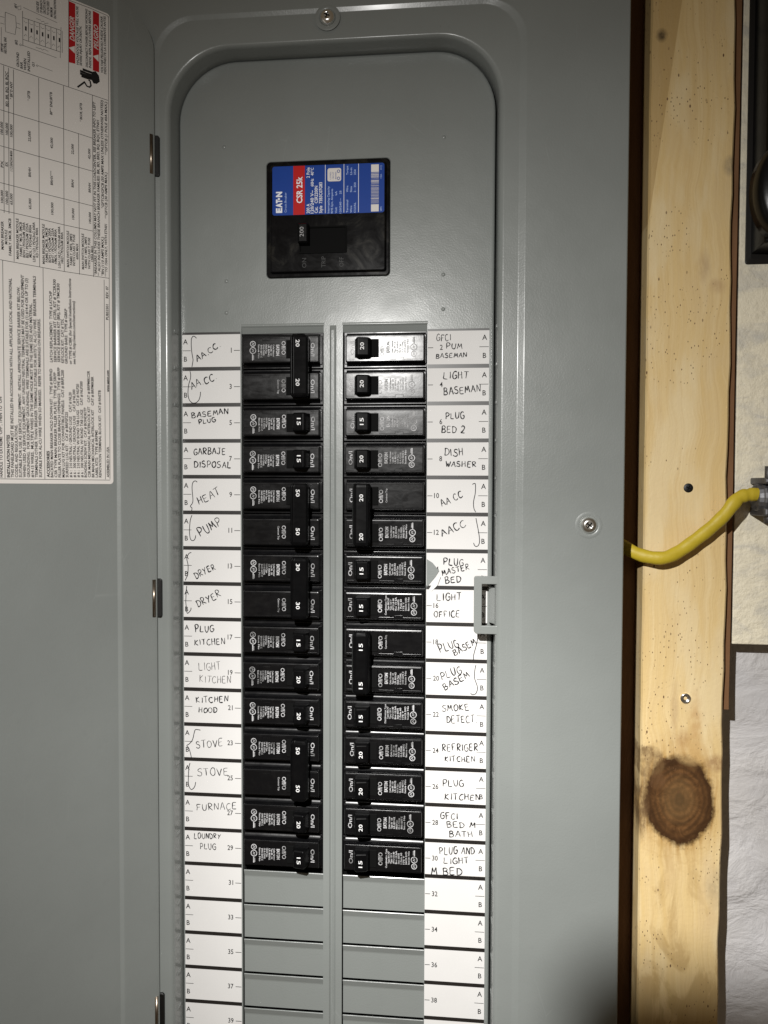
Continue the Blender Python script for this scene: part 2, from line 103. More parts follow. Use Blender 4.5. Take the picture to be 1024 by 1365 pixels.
def m_paint(name, base, rough=.42, bump=.5, spec=.45):
    n = N(name); v = n.coord()
    big = n.noise(v, .012, 3); fine = n.noise(v, .9, 3); mid = n.noise(v, .12, 4, .6)
    c = n.mix(n.ramp(big, [(.3, 0), (.7, 1)]), tuple(x * .95 for x in base), tuple(x * 1.05 for x in base))
    c = n.mix(n.ramp(mid, [(.62, 0), (.8, .35)]), c, tuple(x * .86 for x in base))
    ws = n.n('TexVoronoi', feature='DISTANCE_TO_EDGE'); n.l(n.coord((1, 1, .22), (4, 1, 3)), ws.inputs['Vector']); ws.inputs['Scale'].default_value = .035
    sc = n.math('MULTIPLY', n.ramp(ws.outputs['Distance'], [(.0, 1), (.006, 0)]), n.ramp(n.noise(v, .02, 2), [(.60, 0), (.66, .22)]))
    c = n.mix(sc, c, tuple(x * 1.5 for x in base))
    sp_ = n.ramp(n.noise(v, .42, 3, .5), [(.755, 0), (.80, .5)]); c = n.mix(sp_, c, tuple(x * .5 for x in base))
    n.bump(n.math('ADD', fine, n.math('MULTIPLY', n.noise(v, .05, 2), 2.5)), bump, .12)
    n.b.inputs['Coat Weight'].default_value = .30; n.b.inputs['Coat Roughness'].default_value = .17
    return n.set(col=c, rough=n.math('MULTIPLY_ADD', n.noise(v, .03, 6, .65), .30, rough - .15), spec=spec)
GREY = (.203, .217, .209)
M_paint = m_paint('grey_enamel', GREY, .34, .7)
M_door = m_paint('door_enamel', GREY, .42, .7)
def m_plastic(name, base, rough, sc=1, scratch=.5, spec=.5):
    n = N(name); v = n.world((.35, 1, 1)); v2 = n.world()
    a = n.noise(v, .25, 6, .65, .6); b = n.noise(v2, .9, 3)
    dust = n.ramp(n.noise(v2, .11, 5, .65), [(.50, 0), (.72, 1)])
    c = n.mix(n.math('MULTIPLY', dust, scratch), base, (.045, .042, .038))
    n.bump(n.math('ADD', n.math('MULTIPLY', b, .35), n.math('MULTIPLY', n.noise(v2, .16, 3), 1.6)), .22, .12)
    return n.set(col=c, rough=n.math('MULTIPLY_ADD', a, .28, rough - .14), spec=spec)
M_black = m_plastic('black_moulded_plastic', (.0035, .0035, .004), .25, scratch=.07, spec=.34)
M_matte = m_plastic('black_toggle_plastic', (.0022, .0022, .0025), .34, scratch=.04, spec=.13)
M_pit = N('slot_shade').set(col=(.003, .003, .003), rough=.8, spec=.1)  # near-black: shade inside slots, recesses and gaps is put into the colour
def m_flat(name, col, rough=.6, spec=.3, var=.06):
    n = N(name); v = n.coord(); a = n.noise(v, .35, 4)
    return n.set(col=n.mix(a, tuple(x * (1 - var) for x in col), tuple(x * (1 + var) for x in col)), rough=rough, spec=spec)
def m_paper(name, col):
    n = N(name); v = n.coord(); a = n.noise(v, .06, 5); s2 = n.ramp(n.noise(v, .5, 4, .7), [(.66, 0), (.78, .35)])
    c = n.mix(a, tuple(x * .95 for x in col), col); c = n.mix(n.math('MULTIPLY', s2, .5), c, tuple(x * .7 for x in col))
    return n.set(col=c, rough=.65, spec=.15)
M_paper = m_paper('white_label_paper', (.64, .63, .62))
M_sheet = m_paper('directory_sheet_paper', (.70, .665, .63))
M_bar = m_flat('label_strip_black', (.012, .010, .009), .42, .6)
M_ink = m_flat('printed_ink', (.012, .011, .011), .6, .2)
M_pen = m_flat('pen_ink', (.006, .006, .008), .6, .2)
M_faint = m_flat('worn_pen_ink', (.035, .03, .03), .6, .2)
M_print = m_flat('pale_print_on_black', (.42, .42, .43), .5)
n = N('worn_print'); a = n.noise(n.world(), .09, 5, .7)
M_print = n.set(col=n.mix(n.ramp(a, [(.44, 0), (.62, 1)]), (.50, .50, .51), (.17, .17, .17)), rough=.5, spec=.3)
M_amp = m_flat('white_amp_print', (.72, .72, .72), .5)
M_blue = m_flat('blue_label_film', (.006, .045, .27), .45, .2)
M_red = m_flat('red_label_film', (.46, .008, .008), .45, .2)
M_dred = m_flat('danger_red', (.42, .010, .014), .5)
M_white = m_flat('white_label_print', (.78, .80, .84), .5)
M_lblue = m_flat('pale_blue_print', (.42, .55, .85), .5)
M_relief = m_flat('relief_lettering', (.014, .014, .014), .45, .3)
def m_metal(name, col, rough):
    n = N(name); v = n.coord(); a = n.noise(v, 1.2, 4, .6); n.bump(a, .25, .1)
    return n.set(col=col, metal=1.0, rough=n.math('MULTIPLY_ADD', a, .2, rough - .1))
M_chrome = m_metal('zinc_plated_screw', (.9, .89, .86), .24)
M_bronze = m_metal('bronzed_hinge_steel', (.30, .25, .20), .32)
M_steel = m_metal('cast_zinc', (.20, .20, .21), .58)

# ------------------------------------------------------------------ mesh helper; x right, y into the wall, d down the wall (mm)
def P(x, y, d): return (x * S, y * S, -d * S)
class MB:
    def __init__(s): s.v = []; s.f = []; s.sm = []
    def add(s, pts, faces, smooth=False):
        b = len(s.v); s.v += [P(*p) for p in pts]; s.f += [tuple(b + i for i in f) for f in faces]; s.sm += [smooth] * len(faces)
    def box(s, x0, x1, y0, y1, d0, d1, ch=0, chs=None):
        """y0 is the face towards the viewer; ch shrinks that face on all sides, chs gives (depth, inset) of a chamfer"""
        if chs:
            dep, ins = chs
            L = [((x0, x1, d0, d1), y1), ((x0, x1, d0, d1), y0 + dep), ((x0 + ins, x1 - ins, d0 + ins, d1 - ins), y0)]
        else: L = [((x0, x1, d0, d1), y1), ((x0 + ch, x1 - ch, d0 + ch, d1 - ch), y0)]
        pts = []
        for (a, b, c, d), y in L: pts += [(a, y, c), (b, y, c), (b, y, d), (a, y, d)]
        n = len(L); F = [(0, 1, 2, 3), tuple((n - 1) * 4 + i for i in (3, 2, 1, 0))]
        for k in range(n - 1):
            for i in range(4): F.append((k * 4 + i, (k + 1) * 4 + i, (k + 1) * 4 + (i + 1) % 4, k * 4 + (i + 1) % 4))
        s.add(pts, F)
    def loops(s, LL, close_last=False, close_first=False, smooth=True):
        n = len(LL[0]); pts = [p for L in LL for p in L]; F = []
        for k in range(len(LL) - 1):
            for i in range(n):
                F.append((k * n + i, k * n + (i + 1) % n, (k + 1) * n + (i + 1) % n, (k + 1) * n + i))
        s.add(pts, F, smooth)
        if close_last: s.add(LL[-1], [tuple(range(n))])
        if close_first: s.add(LL[0], [tuple(range(n))[::-1]])
    def poly(s, pts): s.add(pts, [tuple(range(len(pts)))])
    def tube(s, path, r, n=14, caps=True, sq=1.0):
        path = [Vector(p) for p in path]; L = []; up = Vector((0, 1, 0))
        for i, p in enumerate(path):
            t = (path[min(i + 1, len(path) - 1)] - path[max(i - 1, 0)]).normalized()
            if abs(t.dot(up)) > .9: up2 = Vector((1, 0, 0))
            else: up2 = up
            a = t.cross(up2).normalized(); b = a.cross(t).normalized(); rr = r[i] if isinstance(r, list) else r
            L.append([tuple(p + a * (math.cos(2 * math.pi * k / n) * rr) + b * (math.sin(2 * math.pi * k / n) * rr * sq)) for k in range(n)])
        s.loops(L, caps, caps)
    def lathe(s, cx, cd, prof, n=24, ex=1.0):      # axis towards the viewer; prof = [(r, y)]
        L = [[(cx + math.cos(2 * math.pi * k / n) * r * ex, y, cd + math.sin(2 * math.pi * k / n) * r) for k in range(n)] for r, y in prof]
        s.loops(L, True)
    def ribbon(s, pts, wd, y, vary=0):
        """flat pen stroke of width wd along [(x, d)]"""
        n = len(pts)
        if n < 2: return
        L = []; w0 = wd; ph = pts[0][0] * 3.1 + pts[0][1]
        for i in range(n):
            wd = w0 * (1 + vary * math.sin(ph + i * .9)) * (.62 if vary and i in (0, n - 1) else 1)
            a = pts[max(i - 1, 0)]; b = pts[min(i + 1, n - 1)]
            tx, td = b[0] - a[0], b[1] - a[1]; q = math.hypot(tx, td) or 1
            nx, nd = -td / q * wd / 2, tx / q * wd / 2
            L.append((pts[i][0] + nx, y, pts[i][1] + nd)); L.append((pts[i][0] - nx, y, pts[i][1] - nd))
        s.add(L, [(2 * i, 2 * i + 1, 2 * i + 3, 2 * i + 2) for i in range(n - 1)])
    def flat(s, vf, fn):                            # 2-D text through fn -> (x, y, d)
        v, f = vf; s.add([fn(a, b) for a, b in v], f)
    def mesh(s, name, mat):
        me = bpy.data.meshes.new(name); me.from_pydata(s.v, [], s.f); me.materials.append(mat)
        me.polygons.foreach_set('use_smooth', s.sm); me.update(); return me
def fixn(me):
    bm = bmesh.new(); bm.from_mesh(me); bmesh.ops.remove_doubles(bm, verts=bm.verts, dist=1e-6)
    bmesh.ops.recalc_face_normals(bm, faces=bm.faces); bm.to_mesh(me); bm.free()
def link(name, me, parent=None, bevel=0, fix=True, **props):
    if fix: fixn(me)
    o = bpy.data.objects.new(name, me); C.objects.link(o)
    if parent is not None: o.parent = parent
    if bevel:
        b = o.modifiers.new('bevel', 'BEVEL'); b.width = bevel * S; b.segments = 2; b.limit_method = 'ANGLE'; b.angle_limit = R_(35)
    for k, v in props.items(): o[k] = v
    return o
def empty(name, loc, **props):
    o = bpy.data.objects.new(name, None); C.objects.link(o); o.location = P(*loc); o.empty_display_size = .01
    for k, v in props.items(): o[k] = v
    return o

def rrect(x0, x1, d0, d1, r, y, n=10, grow=0):
    x0 -= grow; x1 += grow; d0 -= grow; d1 += grow; r = max(r + grow, .01); out = []
    for cx, cd, a0 in ((x1 - r, d0 + r, -90), (x1 - r, d1 - r, 0), (x0 + r, d1 - r, 90), (x0 + r, d0 + r, 180)):
        for k in range(n + 1):
            a = R_(a0 + 90 * k / n); out.append((cx + r * math.cos(a), y, cd + r * math.sin(a)))
    return out

# ------------------------------------------------------------------ lettering
_fc = {}
def text2d(s, bold=0, shear=0):
    k = (s, bold, shear)
    if k in _fc: return _fc[k]
    cu = bpy.data.curves.new('t', 'FONT'); cu.body = s; cu.size = 1; cu.resolution_u = 2; cu.offset = .022 * bold; cu.shear = shear; cu.fill_mode = 'FRONT'
    ob = bpy.data.objects.new('t', cu); C.objects.link(ob)
    me = bpy.data.meshes.new_from_object(ob.evaluated_get(bpy.context.evaluated_depsgraph_get()))
    v = [(a.co.x, a.co.y) for a in me.vertices]; f = [tuple(p.vertices) for p in me.polygons]
    bpy.data.objects.remove(ob); bpy.data.curves.remove(cu); bpy.data.meshes.remove(me)
    x0 = min(a for a, _ in v); x1 = max(a for a, _ in v); CAP = .70
    v = [((a - x0) / CAP, b / CAP) for a, b in v]; _fc[k] = (v, f, (x1 - x0) / CAP); return _fc[k]
def put(mb, s, x, d, h, y, turn='h', width=None, align='l', bold=0, shear=0, sx=1.0):
    """letters of cap height h (mm); turn h = level, u = reads upwards, n = reads downwards; width stretches to fit"""
    v, f, wd = text2d(s, bold, shear); kx = (width / wd) if width else h * sx; W = kx * wd
    o = {'l': 0, 'c': -W / 2, 'r': -W}[align]
    def fn(a, b):
        a = a * kx + o; b = b * h
        if turn == 'h': return (x + a, y, d - b)
        if turn == 'u': return (x - b, y, d - a)
        return (x + b, y, d + a)
    mb.flat((v, f), fn)

# pen alphabet: strokes in a unit box, y up
PEN = {
'A': [[(0, 0), (.25, .55), (.45, 1), (.62, .5), (.78, -.02)], [(.12, .38), (.72, .42)]],
'B': [[(.08, 1), (.1, .5), (.06, 0)], [(.0, .96), (.4, 1.02), (.62, .82), (.45, .58), (.15, .52)], [(.15, .52), (.55, .48), (.72, .24), (.5, .02), (.0, .0)]],
'C': [[(.72, .86), (.5, 1), (.2, .84), (.05, .45), (.18, .08), (.45, -.02), (.75, .14)]],
'D': [[(.1, 1), (.12, .5), (.08, 0)], [(0, .95), (.4, .96), (.72, .7), (.75, .38), (.5, .06), (.05, 0)]],
'E': [[(.68, 1), (.12, .96), (.08, .5), (.1, .02), (.7, .0)], [(.1, .52), (.56, .55)]],
'F': [[(.1, 0), (.12, .5), (.1, 1), (.72, 1.02)], [(.12, .52), (.55, .55)]],
'G': [[(.7, .88), (.45, 1), (.15, .82), (.04, .4), (.2, .04), (.52, -.02), (.74, .2), (.72, .46), (.42, .44)]],
'H': [[(.08, 1), (.1, .5), (.06, 0)], [(.66, 1), (.65, .5), (.68, 0)], [(.08, .5), (.66, .55)]],
'I': [[(.2, 1), (.22, .5), (.2, 0)]],
'J': [[(.55, 1), (.56, .4), (.45, .05), (.2, 0), (.05, .2)], [(.2, 1), (.8, 1)]],
'K': [[(.08, 1), (.1, .5), (.06, 0)], [(.66, .98), (.12, .45), (.72, .0)]],
'L': [[(.12, 1), (.1, .5), (.08, .04), (.7, .0)]],
'M': [[(.0, 0), (.12, .5), (.18, 1), (.42, .35), (.68, 1), (.76, .5), (.85, 0)]],
'N': [[(.06, 0), (.1, .5), (.12, 1), (.4, .5), (.66, .04), (.7, .5), (.74, 1.02)]],
'O': [[(.4, 1), (.12, .82), (.03, .45), (.18, .06), (.42, 0), (.68, .2), (.74, .58), (.6, .9), (.36, 1)]],
'P': [[(.1, 0), (.14, .5), (.12, 1), (.52, 1.02), (.72, .78), (.5, .5), (.14, .46)]],
'R': [[(.08, 0), (.12, .5), (.1, 1), (.5, 1.02), (.66, .78), (.45, .54), (.14, .5), (.72, .0)]],
'S': [[(.68, .88), (.42, 1), (.14, .84), (.2, .6), (.55, .46), (.7, .22), (.48, .0), (.12, .04), (.02, .16)]],
'T': [[(.0, .98), (.75, 1.02)], [(.38, 1), (.4, .5), (.36, 0)]],
'U': [[(.06, 1), (.06, .4), (.22, .04), (.5, .04), (.66, .36), (.7, 1)]],
'V': [[(.02, 1), (.2, .5), (.36, 0), (.56, .5), (.76, 1.02)]],
'W': [[(.0, 1), (.14, .4), (.22, 0), (.42, .6), (.6, 0), (.76, .5), (.86, 1)]],
'Y': [[(.04, 1), (.2, .7), (.38, .5)], [(.74, 1.02), (.4, .48), (.2, -.04)]],
'2': [[(.08, .8), (.3, 1), (.6, .88), (.6, .6), (.3, .25), (.05, .02), (.72, .02)]],
'.': [[(.12, .06), (.22, .0)]], ' ': [],
}
def smooth_path(pts, k=3):
    if len(pts) < 3: return pts
    out = []
    for i in range(len(pts) - 1):
        p0 = pts[max(i - 1, 0)]; p1 = pts[i]; p2 = pts[i + 1]; p3 = pts[min(i + 2, len(pts) - 1)]
        for j in range(k):
            t = j / k
            out.append(tuple(.5 * (2 * p1[c] + (p2[c] - p0[c]) * t + (2 * p0[c] - 5 * p1[c] + 4 * p2[c] - p3[c]) * t * t + (3 * p1[c] - p0[c] - 3 * p2[c] + p3[c]) * t ** 3) for c in (0, 1)))
    out.append(pts[-1]); return out
def pen_word(mb, s, x0, d0, x1, d1, h, wd, y, rnd):
    wid = {'I': .55, '.': .4, ' ': .6, 'M': 1.1, 'W': 1.1}
    tot = sum(wid.get(c, 1) for c in s) - .2
    L = math.hypot(x1 - x0, d1 - d0); ux, ud = (x1 - x0) / L, (d1 - d0) / L; adv = L / tot; t = 0
    for c in s:
        jy = rnd.uniform(-.07, .07); sc = rnd.uniform(.9, 1.1); sh = rnd.uniform(-.06, .1); rot = rnd.uniform(-.08, .08)
        for st in PEN[c]:
            q = []
            for a, b in st:
                a += rnd.uniform(-.03, .03); b += rnd.uniform(-.03, .03)
                a2 = (a + sh * b) * adv * 1.02; b2 = (b * sc + jy) * h; a2, b2 = a2 + rot * b2 * .5, b2 - rot * a2
                q.append((x0 + ux * (t * adv + a2) + ud * b2, d0 + ud * (t * adv + a2) - ux * b2))
            mb.ribbon(smooth_path(q), wd * rnd.uniform(.75, 1.2), y, .22)
        t += wid.get(c, 1)
rnd = random.Random(11)

# ================================================================== SETTING BEHIND THE PANEL
BK = .958
n = N('rough_painted_stone'); v = n.coord(); v2 = n.coord((.75, 1, 1.15))
a = n.noise(v2, .030, 9, .58, .7); b = n.noise(v, .012, 4); c = n.noise(v, .35, 6, .7)
cr = n.n('TexVoronoi', feature='DISTANCE_TO_EDGE'); n.l(n.coord((.5, 1, 1), (3, 0, 0)), cr.inputs['Vector']); cr.inputs['Scale'].default_value = .03
col = n.mix(a, (.48, .47, .49), (.66, .65, .65)); col = n.mix(n.ramp(c, [(.66, 0), (.78, .6)]), col, (.18, .17, .16)); col = n.mix(n.ramp(b, [(.4, 0), (.7, .4)]), col, (.50, .47, .44))
n.bump(n.math('ADD', a, n.math('MULTIPLY', c, .05)), .8, 6)
M_stone = n.set(col=col, rough=.6, spec=.4)
mb = MB(); nx, nd = 60, 150
rn = random.Random(3)
pts = []
for j in range(nd + 1):
    for i in range(nx + 1):
        x = -400 + 1100 * i / nx; d = -450 + 1250 * j / nd
        pts.append((x, 72 + 1.2 * math.sin(x * .05 + d * .031) + 1.0 * math.sin(d * .083 + 1.3 + x * .02) + rn.uniform(-.25, .25), d))
mb.add(pts, [(j * (nx + 1) + i, j * (nx + 1) + i + 1, (j + 1) * (nx + 1) + i + 1, (j + 1) * (nx + 1) + i) for j in range(nd) for i in range(nx)], True)
link('wall', mb.mesh('wall', M_stone), kind='structure')

# brown plywood backer the panel box is screwed to; its edge shows right of the stud
n = N('brown_backer_board'); v = n.coord((1, 1, .12)); a = n.noise(v, .25, 6, .6)
M_brown = n.set(col=n.mix(a, (.12, .055, .022), (.24, .125, .06)), rough=.7, spec=.25); n.bump(n.noise(n.coord(), .5, 5), .4, .3)
mb = MB(); mb.box(-230, 345.0, 64, 70.4, -400, 720)
link('backer_board', mb.mesh('backer', M_brown), label='dark brown plywood backer board standing in the gap behind the grey panel', category='board')
mb = MB()
L = []
for d in [-400, -250, -130, -20, 60, 120, 200, 262, 270.4]:
    j = .35 * math.sin(d * .07); L.append([(344.8 + j, 70, d), (345.4 + j, 47.5, d), (351.6 + j * .6 - (d + 30) * .0005, 47, d), (352.2 + j, 60, d), (352.2, 70, d)])
mb.loops(L, True, True, smooth=False)
link('batten', mb.mesh('batten', M_brown), bevel=.4, label='narrow brown wooden batten beside the pine stud, cut off square at its lower end', category='wood strip')

# cream painted board, upper right
n = N('cream_painted_board'); v = n.coord(); sm = n.noise(n.coord((1, 1, 2.2)), .03, 5, .6, .8); sp = n.noise(v, .25, 6, .75, 1.5)
col = n.mix(n.ramp(sm, [(.45, 0), (.68, .75)]), (.84, .77, .60), (.55, .53, .48)); col = n.mix(n.ramp(sp, [(.67, 0), (.72, .8)]), col, (.06, .055, .05))
n.bump(n.noise(v, .10, 8, .65), .9, 2.5); M_cream = n.set(col=col, rough=.5, spec=.4)
mb = MB(); mb.box(354.5, 640, 52, 69, -400, 223)
link('painted_board', mb.mesh('pboard', M_cream), bevel=.8, label='cream painted scuffed board on the wall, ending in a black seam above the grey stone', category='wall board')

# pine stud
n = N('pine_stud_wood'); tc = n.n('TexCoord'); mp = n.n('Mapping'); n.l(tc.outputs['Object'], mp.inputs[0]); mp.inputs['Scale'].default_value = (1 / S,) * 3
sx = n.n('SeparateXYZ'); n.l(mp.outputs[0], sx.inputs[0]); X, Z = sx.outputs[0], sx.outputs[2]
wob = n.noise(n.coord(), .035, 4, .6); wob2 = n.noise(n.coord(), .012, 3)
# distance to the big knot (x 315, d 335), in knot radii
kx = n.math('DIVIDE', n.math('ADD', X, -315.5), 25.5); kz = n.math('DIVIDE', n.math('ADD', Z, 335.5), 35.0)
rk = n.math('SQRT', n.math('ADD', n.math('MULTIPLY', kx, kx), n.math('MULTIPLY', kz, kz)))
rkw = n.math('ADD', rk, n.math('ADD', n.math('MULTIPLY', n.math('ADD', n.noise(n.coord(), .035, 2, .5), -.5), .34), n.math('MULTIPLY', n.math('ADD', n.noise(n.coord(), .22, 6, .7), -.5), .26)))
rkh = n.math('MULTIPLY', rkw, .5); rk2 = n.math('MULTIPLY', rk, .5); mk = n.ramp(rkh, [(.445, 1), (.515, 0)]); infl = n.math('DIVIDE', 1.0, n.math('ADD', n.math('MULTIPLY', rk, rk), .6))
# grain lines bend round the knot
bend = n.math('MULTIPLY', n.math('MULTIPLY', kx, infl), -7.0)
gx = n.math('ADD', n.math('ADD', X, bend), n.math('MULTIPLY', wob2, 26))
cv = n.n('CombineXYZ'); n.l(gx, cv.inputs[0]); n.l(n.math('MULTIPLY', Z, .012), cv.inputs[2])
gr = n.noise(cv.outputs[0], .16, 5, .62); gf = n.noise(cv.outputs[0], .9, 4, .6)
base = n.mix(n.ramp(gr, [(.35, 0), (.65, 1)]), (.69, .50, .225), (.74, .565, .295)); base = n.mix(n.ramp(gf, [(.48, 0), (.70, .6)]), base, (.62, .44, .20))
blotch = n.ramp(n.noise(n.coord((1, 1, .4)), .05, 4, .6, .5), [(.5, 0), (.75, .5)]); gl = n.noise(cv.outputs[0], .38, 6, .7); base = n.mix(n.ramp(gl, [(.50, 0), (.62, .45)]), base, (.60, .42, .19))
pale = n.ramp(n.noise(n.coord((1, 1, .25), (3, 0, 8)), .045, 4, .5), [(.5, 0), (.62, .5)]); base = n.mix(pale, base, (.78, .65, .41))
base = n.mix(blotch, base, (.66, .50, .28))
# darker heartwood band at the upper left of the face
hb = n.math('ADD', n.math('ADD', X, -289.0), n.math('MULTIPLY', n.math('ADD', Z, -90.0), -.135)); hbm = n.ramp(n.math('MULTIPLY_ADD', hb, .5, .5), [(.40, .55), (.52, 0)])
base = n.mix(hbm, base, (.40, .25, .085))
# stain below the knot
st = n.ramp(n.math('ADD', n.noise(n.coord((1.4, 1, .5), (9, 0, 2)), .03, 5, .6, 1.0), n.math('MULTIPLY', n.math('ADD', Z, 400), -.0015)), [(.56, 0), (.66, .55)])
base = n.mix(n.math('MULTIPLY', st, n.ramp(n.math('MULTIPLY_ADD', Z, -.01, -2.9), [(0, 0), (1, 1)])), base, (.42, .27, .10))
hn = n.ramp(n.noise(cv.outputs[0], .22, 5, .7), [(.40, .15), (.58, 1)])
halo = n.math('MULTIPLY', n.ramp(rkh, [(.49, .9), (.57, .5), (.78, 0)]), hn); base = n.mix(halo, base, (.42, .24, .07))
swirl = n.math('MULTIPLY', n.ramp(n.math('SINE', n.math('MULTIPLY', n.math('ADD', rk, n.math('MULTIPLY', n.noise(n.coord((1, 1, .6)), .04, 4, .6), 1.6)), 24)), [(.55, 0), (1.0, .5)]), n.ramp(rk2, [(.47, 1), (.82, 0)]))
base = n.mix(swirl, base, (.50, .33, .13))
ring = n.math('SINE', n.math('MULTIPLY', n.math('ADD', rk, n.math('MULTIPLY', n.noise(n.coord(), .05, 3, .5), .16)), 44)); kn = n.noise(n.coord(), .10, 7, .7, 1.5)
kc = n.mix(n.ramp(kn, [(.25, 0), (.75, 1)]), (.035, .015, .005), (.20, .095, .034)); kc = n.mix(n.math('MULTIPLY', n.math('MULTIPLY_ADD', ring, .5, .5), n.ramp(n.noise(n.coord(), .05, 3, .6), [(.35, .35), (.65, .85)])), kc, (.05, .025, .010))
kc = n.mix(n.ramp(rk, [(.10, .8), (.25, 0)]), kc, (.035, .018, .008))
# lighter heart and dark cracked rim
kc = n.mix(n.ramp(rkw, [(.3, .25), (.55, 0)]), kc, (.25, .15, .06)); kc = n.mix(n.ramp(rkw, [(.62, 0), (.90, .9)]), kc, (.040, .018, .007))
base = n.mix(mk, base, kc)
# dark bark pocket left of the knot, faint knot higher up
def blob(cx, cd, rx, rz, lo, hi, c_, k_):
    global base
    ax = n.math('DIVIDE', n.math('ADD', X, -cx), rx); az = n.math('DIVIDE', n.math('ADD', Z, cd), rz)
    r_ = n.math('ADD', n.math('SQRT', n.math('ADD', n.math('MULTIPLY', ax, ax), n.math('MULTIPLY', az, az))), n.math('MULTIPLY', n.math('ADD', wob, -.5), 1.3))
    tx = n.ramp(n.noise(n.coord((1, 1, .7), (cx, 0, cd)), .16, 6, .7), [(.36, .35), (.58, 1)])
    base = n.mix(n.math('MULTIPLY', n.ramp(n.math('MULTIPLY', r_, .5), [(lo / 2, k_), (hi / 2, 0)]), tx), base, c_)
blob(293, 308, 13, 13, .82, 1.02, (.15, .085, .035), .8); blob(289.5, 340, 4.5, 28, .5, 1.1, (.13, .075, .035), .85); blob(300, 322, 7, 7, .5, 1.0, (.12, .06, .025), .8)
blob(341, 308, 9, 7, .5, 1.1, (.34, .20, .09), .8); blob(318, 293, 6, 10, .4, 1.2, (.40, .22, .08), .7)
blob(336, -35, 8, 8, .3, 1.1, (.40, .24, .12), .65); blob(327, -48, 5, 12, .3, 1.2, (.42, .28, .15), .5); blob(343, -120, 5, 7, .3, 1.1, (.20, .17, .13), .7)
blob(341, 398, 7, 15, .3, 1.2, (.30, .24, .15), .7); blob(295, -212, 4, 5, .4, 1.2, (.06, .04, .02), .9); blob(326, 283, 5, 28, .4, 1.2, (.48, .27, .10), .55)
blob(311, 270, 3, 28, .3, 1.2, (.45, .31, .17), .5); blob(337, 402, 8, 32, .7, 1.1, (.62, .45, .24), .5); blob(309, 392, 5, 14, .5, 1.1, (.55, .38, .18), .5); blob(322, 300, 14, 10, .7, 1.1, (.60, .40, .17), .5)
# little insect holes and specks
def specks(scale, thr, off, zstretch, keep):
    global base
    vo = n.n('TexVoronoi'); n.l(n.coord((1, 1, zstretch), off), vo.inputs['Vector']); vo.inputs['Scale'].default_value = scale
    d = n.ramp(vo.outputs['Distance'], [(thr * .6, 1), (thr, 0)]); kk = n.ramp(vo.outputs['Color'], [(keep - .01, 0), (keep, 1)])
    cl = n.ramp(n.noise(n.coord((1, 1, 1), off), .028, 3), [(.47, 0), (.55, 1)])
    base = n.mix(n.math('MULTIPLY', n.math('MULTIPLY', d, kk), cl), base, (.12, .06, .028))
specks(.26, .17, (0, 0, 0), .45, .52); specks(.15, .11, (5, 2, 7), .5, .5); specks(.5, .2, (9, 5, 1), .5, .5)
hgt = n.math('ADD', n.math('MULTIPLY', gf, .5), n.math('MULTIPLY', n.math('MULTIPLY', ring, mk), .12))
n.bump(n.math('ADD', hgt, n.noise(n.coord(), .35, 5, .6)), .45, .5)
M_pine = n.set(col=base, rough=n.math('MULTIPLY_ADD', mk, -.15, .55), spec=.35)
stud = empty('wooden_stud', (316, 40, 700), label='pale pine stud with a large dark knot and insect holes, right of the grey panel', category='wood post')
mb = MB(); L = []
for i in range(56):
    d = -400 + 20 * i; j1 = .45 * math.sin(d * .045) + .3 * math.sin(d * .13); j2 = .5 * math.sin(d * .037 + 1) + .4 * math.sin(d * .11)
    L.append([(287.6, 71, d), (287.5 + j1 * .3, 42, d), (288.6 + j1 * .6, 40.2, d), (344.2 + j2, 40, d), (345.4 + j2, 41.2, d), (345.8 + j2 * .3, 71, d)])
mb.loops(L, True, True, smooth=False)
def child(name, me, parent, **k):
    o = link(name, me, None, **k); o.parent = parent; o.matrix_parent_inverse = Matrix.Translation(-parent.location); return o
child('timber', mb.mesh('timber', M_pine), stud)
M_dark = m_metal('blackened_screw_and_notch', (.05, .05, .05), .5)
def screw(name, mat, x, d, y, r, parent, dome, slot=True, tilt=0):
    m = MB(); prof = [(r * 1.0, y + 1.5), (r * 1.0, y - .2), (r * .93, y - dome * .45), (r * .72, y - dome * .8), (r * .45, y - dome * .97), (r * .15, y - dome)]
    m.lathe(x, d, prof, 28); return child(name, m.mesh(name, mat), parent)
s_ = screw('screw', M_dark, 318.2, 108.4, 40, 3.3, stud, .7)
def cross(parent_obj, x, d, y, r, ang, root, mat=None):
    m = MB()
    for a in (ang, ang + 90):
        c_, s2 = math.cos(R_(a)), math.sin(R_(a)); q = [(r, .16 * r), (-r, .16 * r), (-r, -.16 * r), (r, -.16 * r)]
        m.poly([(x + u * c_ - v_ * s2, y - .004 * a / 9, d + u * s2 + v_ * c_) for u, v_ in q])
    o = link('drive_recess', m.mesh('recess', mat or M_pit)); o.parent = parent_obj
    return o
cross(s_, 318.2, 108.4, 39.15, 1.9, 25, stud)
m = MB(); m.lathe(318.6, 261, [(3.9, 41), (3.7, 39.4), (2.9, 39.0), (2.3, 39.6), (1.2, 40.1), (.3, 40.2)], 26); child('screw', m.mesh('screw', M_chrome), stud, label='bright zinc screw head')

